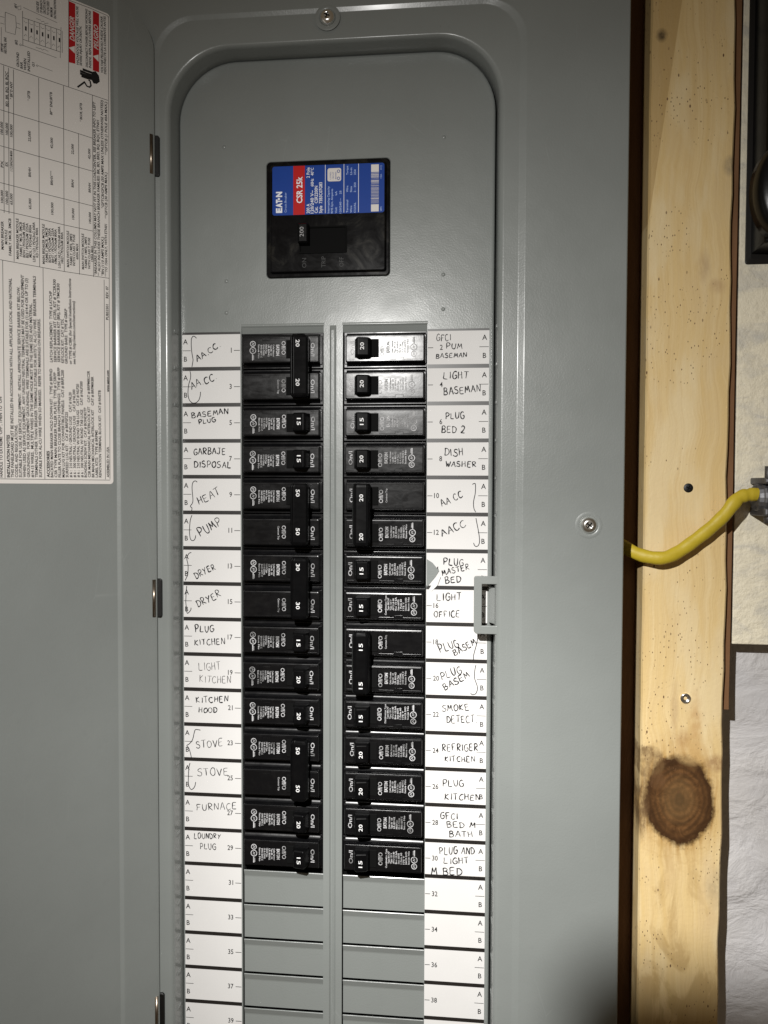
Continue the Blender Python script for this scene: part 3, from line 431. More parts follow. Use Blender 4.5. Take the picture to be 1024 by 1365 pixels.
# yellow cable and its clamp
n = N('yellow_cable_jacket'); v = n.coord((.4, 1, 1)); a = n.noise(v, .12, 5, .6); sp = n.noise(n.coord(), .45, 5, .7)
col = n.mix(a, (.40, .29, .012), (.56, .43, .035)); col = n.mix(n.ramp(sp, [(.66, 0), (.76, .7)]), col, (.25, .16, .02)); n.bump(n.noise(n.coord(), .3, 3), .4, .6)
M_yel = n.set(col=col, rough=.5, spec=.4)
path = [(246, 46, 128), (258, 44, 138.5), (268, 41, 147), (277.5, 37, 153.7), (287, 32.5, 157.4), (299, 30, 158.2), (310, 31, 153.5), (322, 31, 144.5), (333, 30.5, 135), (341, 30, 126.5), (346, 30, 119.5), (351, 31, 114.8), (358, 32, 113), (366, 33, 112.8), (378, 34, 112.6)]
pp = smooth_path([(p[0], p[2]) for p in path], 5); py = smooth_path([(p[0], p[1]) for p in path], 5)
P3 = [(a_[0], b_[1], a_[1]) for a_, b_ in zip(pp, py)]
rr = []
for p in P3:
    k = 4.7 + .15 * math.sin(p[0] * .6); k += .35 * math.exp(-((p[0] - 346) / 2.2) ** 2) - .35 * math.exp(-((p[0] - 350) / 1.4) ** 2) + .4 * math.exp(-((p[0] - 353.5) / 1.6) ** 2) - .5 * math.exp(-((p[0] - 356.5) / 1.0) ** 2)
    rr.append(k)
mb = MB(); mb.tube(P3, rr, 20, sq=.75)
link('electrical_cable', mb.mesh('cable', M_yel), label='yellow sheathed electrical cable looping from behind the panel across the stud', category='cable')
clamp = empty('cable_clamp', (372, 50, 128), label='grey metal cable clamp gripping the yellow cable at the right edge', category='cable clamp')
mb = MB(); L = []
for x, ry, rz in ((362.5, 7.5, 7.5), (363.4, 9.5, 9.5), (366, 10.5, 10), (367, 12, 11), (371, 12, 11.5), (372, 9.5, 9.5), (378, 9.5, 9.5), (379, 13.5, 13), (386, 13.5, 13), (400, 13.5, 13)):
    L.append([(x, 38 + ry * math.cos(2 * math.pi * k / 20), 115 + rz * math.sin(2 * math.pi * k / 20)) for k in range(20)])
mb.loops(L, True, True, smooth=False); child('clamp_body', mb.mesh('clamp', M_steel), clamp, bevel=.7)
for q0, q1 in ((101, 105.5), (122, 128)):
    mb = MB(); mb.box(365, 377, 24, 52, q0, q1, chs=(2, 1)); child('clamp_bar', mb.mesh('bar', M_steel), clamp, bevel=.8)
for q0, q1 in ((93, 104), (124, 133)):
    mb = MB(); mb.tube([(370.5, 31, q0), (370.5, 31, q1)], 3.2, 14); child('clamp_screw', mb.mesh('cs', M_steel), clamp)

# black switch box, top right
sw = empty('switch_box', (380, 40, -42), label='black metal switch box with an oval handle, cut by the right edge of the picture', category='electrical box')
n = N('black_gloss_enamel'); n.bump(n.noise(n.coord(), .25, 3), .2, .3); M_gloss = n.set(col=(.004, .004, .004), rough=.3, spec=.25)
mb = MB(); mb.box(362, 520, 22, 54.6, -330, -60, chs=(3, 3)); child('box_body', mb.mesh('swb', M_gloss), sw, bevel=1)
mb = MB(); L = [rrect(358.5, 523, -333, -53.0, 2, y, 4) for y in (54.5, 51)]; L.append(rrect(362, 519, -330, -56.5, 2, 50.5, 4)); mb.loops(L, True, True, smooth=False); child('flange', mb.mesh('flange', m_flat('worn_black_enamel', (.012, .011, .010), .4, .3)), sw, bevel=.4)
mb = MB(); L = []
for y, k in ((22.5, 1.0), (14, .99), (9, .93), (6, .8), (4.6, .5), (4.2, .1)):
    L.append([(368 + 18 * k * math.cos(t), y, -92 + 31 * k * math.sin(t)) for t in [2 * math.pi * i / 40 for i in range(40)]])
mb.loops(L, True, True); child('handle', mb.mesh('handle', M_gloss), sw)
mb = MB(); L = []
for y, k in ((5, 1.0), (-3, .96), (-6, .8), (-6.6, .3)):
    L.append([(370 + 12 * k * math.cos(t), y, -90 + 25 * k * math.sin(t)) for t in [2 * math.pi * i / 30 for i in range(30)]])
mb.loops(L, True, True); child('knob', mb.mesh('knob', M_gloss), sw)

# the background is scaled uniformly about the camera position, wall and stud 24 mm nearer
for o in list(C.objects):
    if o.parent is None and o.type in ('MESH', 'EMPTY'):
        o.location = o.location * BK + Vector(P(6.48, -22.3, 4.57)); o.scale = (BK, BK, BK)
# ================================================================== THE PANEL
panel = empty('breaker_box', (66, 70, 660), label='open grey steel breaker panel with its door swung to the left', category='electrical panel')
PL = {'parent': panel}
OX0, OX1, OD0, OD1 = -45.9, 177.4, -188.2, 655
mb = MB()
NN = 12
def rr_(x0, x1, d0, d1, r, y): return rrect(x0, x1, d0, d1, r, y, NN)
CY = -17.0
LL = [rr_(-130, 261.8, -300, 720, 2.5, 2), rr_(-130, 261.8, -300, 720, 2.5, CY + 1.6), rr_(-129.6, 261.4, -299.6, 719.6, 2.5, CY + .4), rr_(-128.8, 260.6, -299, 719, 2.5, CY),
      rr_(-55, 196.4, -210, 690, 27, CY), rr_(-54.4, 195.7, -209.4, 690, 27, CY + .15), rr_(-52.0, 192.3, -207.2, 688, 26, CY + 1.25), rr_(-51.3, 191.5, -206.6, 688, 26, CY + 1.4),
      rr_(-48.0, 182.4, -190.4, 667, 44, CY + 1.4), rr_(-47.0, 181.5, -189.6, 666, 43.4, CY + 1.55), rr_(-45.8, 180.2, -188.9, 665, 42.8, CY + 2.2), rr_(-44.9, 179.3, -188.4, 664, 42.4, CY + 3.2), rr_(-44.3, 178.7, -188.1, 663, 42, CY + 4.8),
      rr_(-43.6, 178.2, -188.0, 660, 41.6, 2.6), rr_(-43.4, 178, -188.0, 660, 41.6, 4.2)]
mb.loops(LL, smooth=True)
me = mb.mesh('cover', M_paint)
cover = child('cover', me, panel)
mdf = cover.modifiers.new('wn', 'WEIGHTED_NORMAL'); mdf.keep_sharp = True
# little tabs punched in the wall of the opening, one per row
m1 = MB(); m1.box(-45.5, -43.6, -9.5, -3.5, -1.2, 1.2, ch=.3); m1 = m1.mesh('tab', M_paint)
m2 = MB(); m2.box(178.0, 181, -9.5, -3.5, -1.1, 1.1, ch=.3); m2 = m2.mesh('tab', M_paint); fixn(m1); fixn(m2)
for k in range(20):
    for me_ in (m1, m2):
        o = bpy.data.objects.new('punched_tab', me_); C.objects.link(o); o.parent = panel; o.location = Vector(P(0, 0, 25.4 * k + .6)) - panel.location
mb = MB(); mb.box(-125, 257, 6, 46, -292, 712); child('enclosure_box', mb.mesh('enc', M_pit), panel)  # solid black backing, so the gaps in front look shaded

# dead front with its openings
mb = MB()
ED = [(-43.5, 177.3, -187.6, 640, 41.5, 4.5), (-43.2, 177.0, -187.2, 640, 41, 1.2), (-42.8, 176.5, -186.6, 639, 40.6, .4), (-42.3, 175.8, -185.8, 638, 39.8, .06), (-41.9, 174.9, -185.0, 637, 39, 0)]
mb.loops([rr_(*e) for e in ED])
inner = rr_(*ED[-1])
rect = rr_(-41.8, 174.2, -140, 600, .02, 0)
mb.loops([inner, rect], smooth=False)
xs = [-41.8, 1.1, 18.8, 59.7, 73.1, 106.2, 131.7, 174.2]; ds = [-140, -117.4, -36.4, -3.6, 600]
hole_main = (18.8, 106.2, -117.4, -36.4)
GX0, GX1 = 64.0, 68.6
for i in range(len(xs) - 1):
    for j in range(len(ds) - 1):
        a, b, c_, d_ = xs[i], xs[i + 1], ds[j], ds[j + 1]
        if a >= 18.8 and b <= 106.2 and j == 1: continue
        if j == 3 and (a in (1.1, 18.8) and b <= 59.7 or a in (73.1, 106.2)): continue
        if j == 3 and a == 59.7:
            mb.poly([(a, 0, c_), (GX0, 0, c_), (GX0, 0, d_), (a, 0, d_)]); mb.poly([(GX1, 0, c_), (b, 0, c_), (b, 0, d_), (GX1, 0, d_)]); continue
        mb.poly([(a, 0, c_), (b, 0, c_), (b, 0, d_), (a, 0, d_)])
# rounded rim of the main opening
mb.loops([rr_(*hole_main, .02, 0), rr_(18.9, 106.1, -117.3, -36.5, 3.2, 0), rr_(19.3, 105.7, -116.9, -36.9, 3.0, .6), rr_(19.3, 105.7, -116.9, -36.9, 3.0, 12)], smooth=False)
# centre groove
mb.add([(GX0, 0, -3.6), (GX1, 0, -3.6), (66.6, 0, -3.0), (65.0, 0, -3.0), (65.0, 1.0, -.6), (67.6, 1.0, -.6)], [(0, 1, 5, 4)])
mb.add([(GX0, 0, -3.6), (65.0, 1.0, -.6), (65.0, 1.0, 600), (GX0, 0, 600)], [(0, 1, 2, 3)]); mb.add([(GX1, 0, -3.6), (67.6, 1.0, -.6), (67.6, 1.0, 600), (GX1, 0, 600)], [(3, 2, 1, 0)])
mb.add([(65.0, 1.0, -.6), (65.9, 1.0, -.6), (65.9, 1.0, 600), (65.0, 1.0, 600)], [(0, 1, 2, 3)]); mb.add([(65.9, 1.0, -.6), (66.3, .6, -.6), (66.3, .6, 600), (65.9, 1.0, 600)], [(0, 1, 2, 3)])
mb.add([(66.3, .6, -.6), (66.9, .6, -.6), (66.9, .6, 600), (66.3, .6, 600)], [(0, 1, 2, 3)]); mb.add([(66.9, .6, -.6), (67.6, 1.0, -.6), (67.6, 1.0, 600), (66.9, .6, 600)], [(0, 1, 2, 3)])
# lips at the top of both breaker windows, turned inwards, and the window reveals
for a, b in ((1.1, 59.7), (73.1, 131.7)):
    mb.add([(a, 0, -3.6), (b, 0, -3.6), (b, .5, -3.0), (a, .5, -3.0), (b, 2.4, 1.0), (a, 2.4, 1.0), (b, 6.5, 1.6), (a, 6.5, 1.6)], [(3, 2, 4, 5), (5, 4, 6, 7)])
    # the rolled upper edge stands a little proud and catches the lamp
    mb.add([q_ for yy, dd in ((0, -5.4), (-.18, -5.0), (-.30, -4.6), (-.33, -4.2), (-.2, -3.8), (.08, -3.4), (.5, -3.0)) for q_ in ((a - .3, yy, dd), (b + .3, yy, dd))], [(2 * i_, 2 * i_ + 1, 2 * i_ + 3, 2 * i_ + 2) for i_ in range(6)], True)
    for x in (a, b): mb.add([(x, 0, -3.6), (x, 7, -3.6), (x, 7, 600), (x, 0, 600)], [(0, 1, 2, 3)])
dead = child('dead_front', mb.mesh('dead', M_paint), panel)
mb = MB(); mb.lathe(0, 0, [(1.5, .1), (1.3, -.15), (.9, -.45), (.3, -.6)], 12); dm = mb.mesh('dimple', M_paint); fixn(dm)
for x, d in ((-10.9, -128.6), (142.3, -129.2), (-9.6, -35.6), (142.4, -36.7), (-9.6, -13.6), (142.5, -13.3)):
    o = bpy.data.objects.new('embossed_dimple', dm); C.objects.link(o); o.parent = panel; o.location = Vector(P(x, 0, d)) - panel.location
# knockout plates below the breakers
def plate_mesh():
    m = MB(); L = []
    for dd, y in ((0, 1.5), (0, 1.15), (.3, .95), (4.6, 2.3), (5.4, 2.4), (24.4, 2.4), (24.45, 3.2)):
        L.append([(0.7, y, dd), (58.5, y, dd)])
    pts = [p for l_ in L for p in l_]; m.add(pts, [(2 * i, 2 * i + 1, 2 * i + 3, 2 * i + 2) for i in range(len(L) - 1)])
    m.add([(0.7, 2.4, 0), (.7, 2.4, 24.2), (.7, 3.0, 24.2), (.7, 3.0, 0)], [(0, 1, 2, 3)])
    return m.mesh('plate', M_paint)
pm = plate_mesh(); first = True
for col_x in (1.1, 73.1):
    for r in range(15, 21):
        o = bpy.data.objects.new('knockout_plate', pm); C.objects.link(o); o.parent = panel
        if first: fixn(pm); first = False
        o.location = Vector(P(col_x, 0, 25.4 * r + 3.4)) - panel.location

# ---- circuit label strips
M_strip = M_bar
def strip(side):
    x0, x1 = (-41.7, .35) if side == 0 else (131.95, 174.0)
    nm = 'directory_strip'
    mb = MB(); mb.box(x0, x1, -.12, -.01, -.2 if side == 0 else .1, 25.4 * 21 + 2)
    st = child(nm, mb.mesh(nm, M_strip), panel, label='column of white circuit cells numbered %s' % ('1, 3, 5 and on' if side == 0 else '2, 4, 6 and on'))
    cm = MB(); cm.poly([(x0 + .02, -.20, 1.45), (x1 - .02, -.20, 1.45), (x1 - .02, -.20, 24.15), (x0 + .02, -.20, 24.15)]); cme = cm.mesh('cell', M_paper)
    pr = {}
    for k in range(21):
        o = bpy.data.objects.new('label_cell', cme); C.objects.link(o); o.parent = st
        o.location = P(0, 0, 25.4 * k + (.0 if side == 0 else .12) * 1)
        num = 2 * k + 1 + side; t = MB(); D0 = 25.4 * k
        y = -.26
        if side == 0:
            put(t, 'A', -39.4, D0 + 8.0, 3.5, y, align='c', sx=.95, bold=.5); put(t, 'B', -39.4, D0 + 20.2, 3.5, y, align='c', sx=.95, bold=.5)
            put(t, str(num), -5.9, D0 + 14.3, 3.5, y, align='r', sx=.86, bold=.5); t.ribbon([(-4.3, D0 + 12.8), (0, D0 + 12.8)], .42, y); t.ribbon([(-41.4, D0 + 12.6), (-35.6, D0 + 12.6)], .36, y)
        else:
            put(t, 'A', 170.8, D0 + 8.0, 3.5, y, align='c', sx=.95, bold=.5); put(t, 'B', 170.8, D0 + 20.3, 3.5, y, align='c', sx=.95, bold=.5)
            put(t, str(num), 140.4 if num < 10 else 137.0, D0 + 14.4, 3.5, y, align='l', sx=.86, bold=.5); t.ribbon([(132.3, D0 + 12.9), (135.8, D0 + 12.9)], .42, y); t.ribbon([(167.2, D0 + 12.7), (173.6, D0 + 12.7)], .36, y)
        q = link('printed_lettering', t.mesh('cellprint', M_ink), fix=False); q.parent = st
        rows = [w_ for w_ in WRITING if w_[0] == num]; brs = [b_ for b_ in BRACES if b_[0] == num]
        if rows or brs:
            t = MB()
            for (_, s, a0, d0, a1, d1, h, wd) in rows: pen_word(t, s, a0, d0, a1, d1, h, wd * 1.3, -.34, rnd)
            for _, pts in brs: t.ribbon(smooth_path(pts, 4), .5, -.38)
            q = link('handwriting', t.mesh('pen', M_faint if num == 19 else M_pen), fix=False); q.parent = st
    return st
sl = strip(0); sr = strip(1)
mb = MB(); mb.poly([(132.2, -.45, 158.3), (136.2, -.5, 160.8), (140.8, -.9, 166.2), (138.2, -.6, 170.6), (134.2, -.5, 175.6), (132.2, -.45, 177.8)])
q = child('torn_patch', mb.mesh('torn', M_paint), panel)
mb = MB(); mb.poly([(133.6, -.4, 179.5), (139.0, -.5, 171), (141.9, -1.6, 170.2), (139.8, -1.2, 176.2), (135.6, -.5, 180.6)]); child('curled_paper', mb.mesh('curl', M_paper), panel)

# ---- latch catch bridging from the cover over the right labels
mb = MB()
out_ = [(183.6, 168.0), (165.4, 168.0), (164.5, 169.0), (164.5, 205.2), (166.0, 206.9), (183.6, 206.9), (183.6, 201.4), (169.8, 201.4), (169.8, 173.3), (183.6, 173.3)]
pts = [(x, -14.7, d) for x, d in out_] + [(x, -12.4, d) for x, d in out_]; k = len(out_)
mb.add(pts, [(0, 1, 8, 9), (1, 2, 3, 8), (3, 7, 8), (3, 4, 7), (4, 5, 6, 7)] + [(i, (i + 1) % k, k + (i + 1) % k, k + i) for i in range(k)] + [(k, k + 9, k + 8, k + 1), (k + 1, k + 8, k + 3, k + 2), (k + 3, k + 8, k + 7), (k + 3, k + 7, k + 4), (k + 4, k + 7, k + 6, k + 5)])
child('latch_catch', mb.mesh('catch', M_paint), panel, bevel=.35)
mb = MB(); mb.add([(174.9, -4, 176.6), (181.8, -15.2, 176.6), (184, -15.3, 176.6), (184, -15.3, 200.9), (181.8, -15.2, 200.9), (174.9, -4, 200.9), (174.9, 1, 176.6), (184, 1, 176.6), (184, 1, 200.9), (174.9, 1, 200.9)], [(0, 1, 4, 5), (1, 2, 3, 4), (0, 6, 7, 2, 1), (5, 4, 3, 8, 9), (6, 0, 5, 9)])
child('catch_ramp', mb.mesh('ramp', M_paint), panel, bevel=.3)

# ---- cover screws
def chrome(x, d, y, r, ang):
    m = MB(); m.lathe(x, d, [(r * 1.02, y + 2), (r * 1.02, y - .4), (r * .98, y - 1.1), (r * .86, y - 2.1), (r * .62, y - 3.0), (r * .36, y - 3.3), (r * .3, y - 2.8), (r * .05, y - 1.6)], 32)
    s_ = child('cover_screw', m.mesh('chrome', M_chrome), panel)
    m = MB()
    for a in (ang, ang + 90):
        c_, s2 = math.cos(R_(a)), math.sin(R_(a)); q = [(r * .42, .38), (-r * .42, .38), (-r * .42, -.38), (r * .42, -.38)]
        m.poly([(x + u * c_ - v_ * s2, y - 3.32 - a * .0004, d + u * s2 + v_ * c_) for u, v_ in q])
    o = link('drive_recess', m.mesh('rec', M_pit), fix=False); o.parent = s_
    m = MB(); m.lathe(x, d, [(r * 1.75, y + .0), (r * 1.55, y - .28), (r * 1.3, y - .34), (r * 1.12, y - .1), (r * 1.0, y + 1.5)], 32)
    m.f.pop(); m.sm.pop()
    child('screw_dimple', m.mesh('dimp', M_paint), panel)
chrome(65.0, -203.2, -16.9, 4.9, 20); chrome(239.0, 133.1, -16.9, 5.3, 38)

# ---- hinges
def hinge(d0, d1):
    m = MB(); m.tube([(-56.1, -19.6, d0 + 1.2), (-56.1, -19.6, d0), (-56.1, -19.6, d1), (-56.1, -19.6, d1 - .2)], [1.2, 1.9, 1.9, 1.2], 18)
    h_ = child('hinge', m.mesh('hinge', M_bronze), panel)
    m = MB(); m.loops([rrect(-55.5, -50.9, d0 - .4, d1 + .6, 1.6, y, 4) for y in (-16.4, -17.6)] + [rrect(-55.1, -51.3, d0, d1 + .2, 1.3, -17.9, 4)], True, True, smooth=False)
    o = link('hinge_notch', m.mesh('notch', M_dark)); o.parent = h_  # dark plate on the cover stands in for the shaded notch
    m = MB(); m.box(-59.6, -55.9, -19.2, -18.0, d0 + 6, d1 - 1); o = link('hinge_notch', m.mesh('notch', M_dark)); o.parent = h_  # door side likewise: the notch's shade drawn as a dark plate
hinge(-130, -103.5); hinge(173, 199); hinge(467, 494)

# ---- door, open 133 degrees
PHI = R_(46.9); HX, HY = -53.61, -17.0
def DP(t, nn, d):          # t along the door away from the hinge, nn towards the viewer side
    return (HX - math.cos(PHI) * t + math.sin(PHI) * nn, HY - math.sin(PHI) * t - math.cos(PHI) * nn, d)
def top(t):
    r = 27
    return -210.6 if t > r + .9 else -210.6 + r - math.sqrt(max(r * r - (r + .9 - t) ** 2, 0))
mb = MB(); cols = [(.9, -2.0), (.9, .6), (1.3, 1.1), (2.0, 1.3)] + [(2 + 24.2 * (i / 12), 1.3) for i in range(1, 13)] + [(26.9, 1.15), (28.6, .2), (29.2, 0), (60, 0), (120, 0), (180, 0), (254, 0), (254, -2)]
pts = []
for t_, nn in cols: pts += [DP(t_, nn, top(t_)), DP(t_, nn, 692)]
mb.add(pts, [(2 * i, 2 * i + 1, 2 * i + 3, 2 * i + 2) for i in range(len(cols) - 1)], True)
bp = []
for t_, nn in cols[1:-1]: bp += [DP(t_, nn, top(t_)), DP(t_, -2.0, top(t_))]
mb.add(bp, [(2 * i, 2 * i + 1, 2 * i + 3, 2 * i + 2) for i in range(len(cols) - 3)])
bk = []
for t_ in [c_[0] for c_ in cols[1:-1]]: bk += [DP(t_, -2.0, top(t_)), DP(t_, -2.0, 692)]
mb.add(bk, [(2 * i, 2 * i + 1, 2 * i + 3, 2 * i + 2) for i in range(len(cols) - 3)])
door = child('door', mb.mesh('door', M_door), panel)
md = door.modifiers.new('wn', 'WEIGHTED_NORMAL'); md.keep_sharp = True
def dchild(name, me):
    o = link(name, me, fix=False); o.parent = door; return o
def dr(t0, t1, d0, d1, r, nn, n_=6): return [DP(x, nn, d) for x, _, d in rrect(t0, t1, d0, d1, r, 0, n_)]
mb = MB(); mb.loops([dr(31.2, 205, -199.0, 107.2, 2.2, .02), dr(31.2, 205, -199.0, 107.2, 2.2, .18)], smooth=False); mb.poly(dr(31.2, 205, -199.0, 107.2, 2.2, .18))
dchild('instruction_sheet', mb.mesh('sheet', M_sheet))
class DM(MB):
    def dtext(s, st, t, d0, d1, h, nn, bold=0, shear=0):
        v, f, wd = text2d(st, bold, shear); kx = (d0 - d1) / wd
        s.add([DP(t - h / 2 + b * h, nn, d0 - a * kx) for a, b in v], f)
    def drib(s, pts, wd, nn):
        m2 = MB(); m2.ribbon(pts, wd, 0); b = [(p[0] / S, -p[2] / S) for p in m2.v]
        s.add([DP(x, nn, d) for x, d in b], m2.f)
t = DM()
for st, tt, d0, d1, h, b in DOOR_TEXT: t.dtext(st, tt, d0, d1, h * 1.08, .30, b * .8 + .9)
dchild('printed_lettering', t.mesh('dtext', M_ink))
t = DM()
for wd, pts in DOOR_LINES: t.drib(pts, wd, .26)
for p in HAND_BLOB: t.poly([DP(a, .27, b) for a, b in p])
dchild('printed_rule', t.mesh('dl', M_ink))
t = DM()
for p in RED_BANDS: t.poly([DP(a, .25, b) for a, b in p])
dchild('red_band', t.mesh('red', M_dred))
t = DM()
for st, tt, d0, d1 in RED_TEXT:
    t.dtext(st, tt, d0, d1, 2.9, .34, .6, .25)
    w0 = d0 + 5.2; t.poly([DP(tt - 1.6, .34, w0 + 2.2), DP(tt - 1.6, .34, w0 - 2.4), DP(tt + 2.1, .34, w0 - .1)])
dchild('printed_heading', t.mesh('rt', M_sheet))

# ================================================================== BREAKERS
# u across (towards the centre of the panel is +), v down, both from the middle of one pole; y < 0 proud of the dead front
def body_mesh():
    m = MB()
    m.box(-29.0, 28.9, 2.2, 14, -12.45, 12.45, chs=(.5, .4))
    m.box(-28.6, 28.2, .9, 2.4, -9.9, 9.9, chs=(.4, .3))
    for s_ in (-1, 1): m.add([q_ for dv, yy in ((12.25, 2.5), (11.5, 2.22), (10.8, 1.84), (10.2, 1.38), (9.6, .75)) for q_ in ((-28.2, yy, s_ * dv), (26.8, yy, s_ * dv))], [(2 * i_, 2 * i_ + 1, 2 * i_ + 3, 2 * i_ + 2) for i_ in range(4)], True)
    # raised face with softened shoulders
    m.loops([rrect(-27.6, 27.0, -9.45, 9.45, .8, 1.2, 3), rrect(-27.5, 26.9, -9.3, 9.3, .8, -3.2, 3), rrect(-27.2, 26.6, -9.0, 9.0, .8, -3.85, 3), rrect(-26.7, 26.1, -8.5, 8.5, .6, -4.0, 3)], True, smooth=False)
    # thin moulded lines on the face
    m.box(-26.3, -13.5, -4.22, -3.9, -8.0, -7.5, ch=.1); m.box(-7.5, 3.2, -4.22, -3.9, -8.0, -7.5, ch=.1); m.box(-13.5, -7.5, -4.22, -3.9, -6.6, -6.1, ch=.1)
    m.box(-13.5, -13.0, -4.22, -3.9, -8.0, -6.1, ch=.1); m.box(-8.0, -7.5, -4.22, -3.9, -8.0, -6.1, ch=.1); m.box(20.6, 25.8, -4.22, -3.9, -8.0, -7.5, ch=.1)
    m.box(-26.3, 25.8, -4.2, -3.9, 8.0, 8.3, ch=.08)
    me = m.mesh('body', M_black); fixn(me); return me
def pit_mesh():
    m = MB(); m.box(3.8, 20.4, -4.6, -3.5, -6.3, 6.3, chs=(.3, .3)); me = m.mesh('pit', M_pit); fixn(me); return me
def toggle_mesh(tie=False):
    m = MB()
    if not tie:
        A = [(8.2, -5.6, 5.6), (8.2, -5.6, -5.6)]
        prof = [(8.6, -4.4), (9.4, -9.8), (10.4, -11.4), (17.2, -12.6), (18.6, -11.6), (20.2, -4.4)]
        for w0, w1 in ((0, 1),):
            L = []
            for v, ins in ((-6.4, .0), (-5.6, 0), (5.6, 0), (6.4, 0)):
                k = 0 if abs(v) < 6 else .75
                L.append([(14.4 + (x - 14.4) * (1 - k * .12), min(y + k * (1.0 if y < -9 else 0), -4.2), v) for x, y in prof])
            m.loops(L, True, True, smooth=False)
        m.box(17.3, 18.3, -13.0, -11.5, -5.2, 5.2, ch=.25)
    me = m.mesh('toggle', M_matte); fixn(me); return me
def tie_mesh():          # spans two poles 25.4 apart; origin at the first pole
    m = MB(); prof = [(8.2, -8.2), (8.6, -13.6), (9.8, -15.2), (11.2, -14.4), (17.6, -15.4), (19.8, -14.6), (20.8, -12.6), (20.8, -8.2)]
    L = []
    for v, k in ((-8.6, .22), (-7.6, .08), (-6.2, 0), (5.0, 0), (31.6, 0), (33.0, .08), (34.0, .22)):
        L.append([(14.4 + (x - 14.4) * (1 - k), y + (1.2 * k * 3 if y < -9 else 0), v) for x, y in prof])
    m.loops(L, True, True, smooth=False)
    m.box(9.0, 9.7, -15.6, -14.5, -6.5, 31.9, ch=.2)
    me = m.mesh('tie', M_matte); fixn(me); return me
def face_print(kind):
    m = MB(); y = -4.3
    if kind != 'X':
        pass
    put(m, 'On/I', 21.2, -4.2, 2.7, y, 'n', width=9.4, bold=.4)
    if kind == 'common':
        put(m, 'Off/O', .6, -4.6, 2.8, y, 'n', width=9.2, bold=.6); put(m, 'Common Trip', -2.4, -4.2, 1.25, y, 'n', width=9.6, bold=.6)
        return m
    if kind == 'info':
        put(m, 'Off/O', .6, -5.6, 2.8, y, 'n', width=9.4, bold=.3)
        put(m, 'EATON', -3.2, -3.2, 2.1, y, 'n', width=7.6, bold=2.2)
        lines = ['Cutler Hammer', 'Type BR  120', 'LR 80542', 'HACR Type', '15 A CU/AL', 'SWD 60/75 C', 'Issue No']
        for i, s_ in enumerate(lines): put(m, s_, -5.6 - i * 1.75, -3.4 + (i % 3) * .1, 1.15, y, 'n', width=[8.6, 7.6, 8.2, 6.4, 7.8, 8.8, 9.6][i], bold=1)
        cx = -19.8
    else:
        put(m, 'Off/O', .2, -4.4, 2.9, y, 'n', width=9.2, bold=1)
        lines = ['Combination Type', 'Type BRCAF', 'Type 120 V', 'AFCI LR 80', 'Bus 10 kA', 'Size 60/75', '1 Pole 60', '175 Y', 'HACR SWD', 'Issue No']
        for i, s_ in enumerate(lines): put(m, s_, -3.0 - i * 1.75, -6.0 if i == 0 else -2.8, 1.15, y, 'n', width=[13.5, 8.6, 7.6, 8.4, 9.2, 7.6, 8.0, 6.0, 9, 9.4][i], bold=1)
        cx = -22.0
    for cv, r, ch in ((-4.0, 1.8, 'E'), (.6, 2.1, 'U')):
        m.ribbon([(cx + r * math.cos(R_(a)), cv + r * math.sin(R_(a))) for a in range(0, 361, 24)], .5, y)
        m.ribbon([(cx - .7, cv - .8), (cx + .8, cv - .2), (cx - .6, cv + .5), (cx + .7, cv + .9)], .5, y)
    m.ribbon([(cx - .2, 3.2), (cx - .2, 7.4)], .7, y); m.ribbon([(cx + .6, 4.0), (cx + .6, 7.0)], .35, y)
    return m
B_body = body_mesh(); B_pit = pit_mesh(); B_tog = toggle_mesh(); B_tie = tie_mesh()
B_prt = {k: face_print(k).mesh('print', M_print) for k in ('common', 'info', 'arc')}
B_amp = {}
def amp(a, tie, up=False):
    k = (a, tie)
    if k not in B_amp:
        m = MB()
        put(m, a, 13.0, -2.5 - (2.0 if tie else 0), 2.6, -15.62 if tie else -13.15, 'n', width=4.9, bold=.45)
        B_amp[k] = m.mesh('amp', M_amp)
    return B_amp[k]
def inst(name, me, parent, loc=(0, 0, 0)):
    o = bpy.data.objects.new(name, me); C.objects.link(o); o.parent = parent; o.location = P(*loc); return o
def bevels(o, w_):
    b = o.modifiers.new('bevel', 'BEVEL'); b.width = w_ * S; b.segments = 2; b.limit_method = 'ANGLE'; b.angle_limit = R_(30)
ROWS_L = [(1, 2, '20', 'AA.CC.'), (5, 1, '15', 'BASEMAN PLUG'), (7, 1, '15', 'GARBAJE DISPOSAL'), (9, 2, '50', 'HEAT PUMP'), (13, 2, '30', 'DRYER'), (17, 1, '15', 'PLUG KITCHEN'), (19, 1, '20', 'LIGHT KITCHEN'), (21, 1, '20', 'KITCHEN HOOD'), (23, 2, '50', 'STOVE'), (27, 1, '20', 'FURNACE'), (29, 1, '15', 'LOUNDRY PLUG')]
ROWS_R = [(2, 1, '20', 'GFCI PUM BASEMAN'), (4, 1, '20', 'LIGHT BASEMAN'), (6, 1, '15', 'PLUG BED 2'), (8, 1, '20', 'DISH WASHER'), (10, 2, '20', 'AA CC'), (14, 1, '15', 'PLUG MASTER BED'), (16, 1, '15', 'LIGHT OFFICE'), (18, 2, '15', 'PLUG BASEM'), (22, 1, '15', 'SMOKE DETECT'), (24, 1, '20', 'REFRIGER KITCHEN'), (26, 1, '20', 'PLUG KITCHEN'), (28, 1, '20', 'GFCI BED M BATH'), (30, 1, '15', 'PLUG AND LIGHT M BED')]
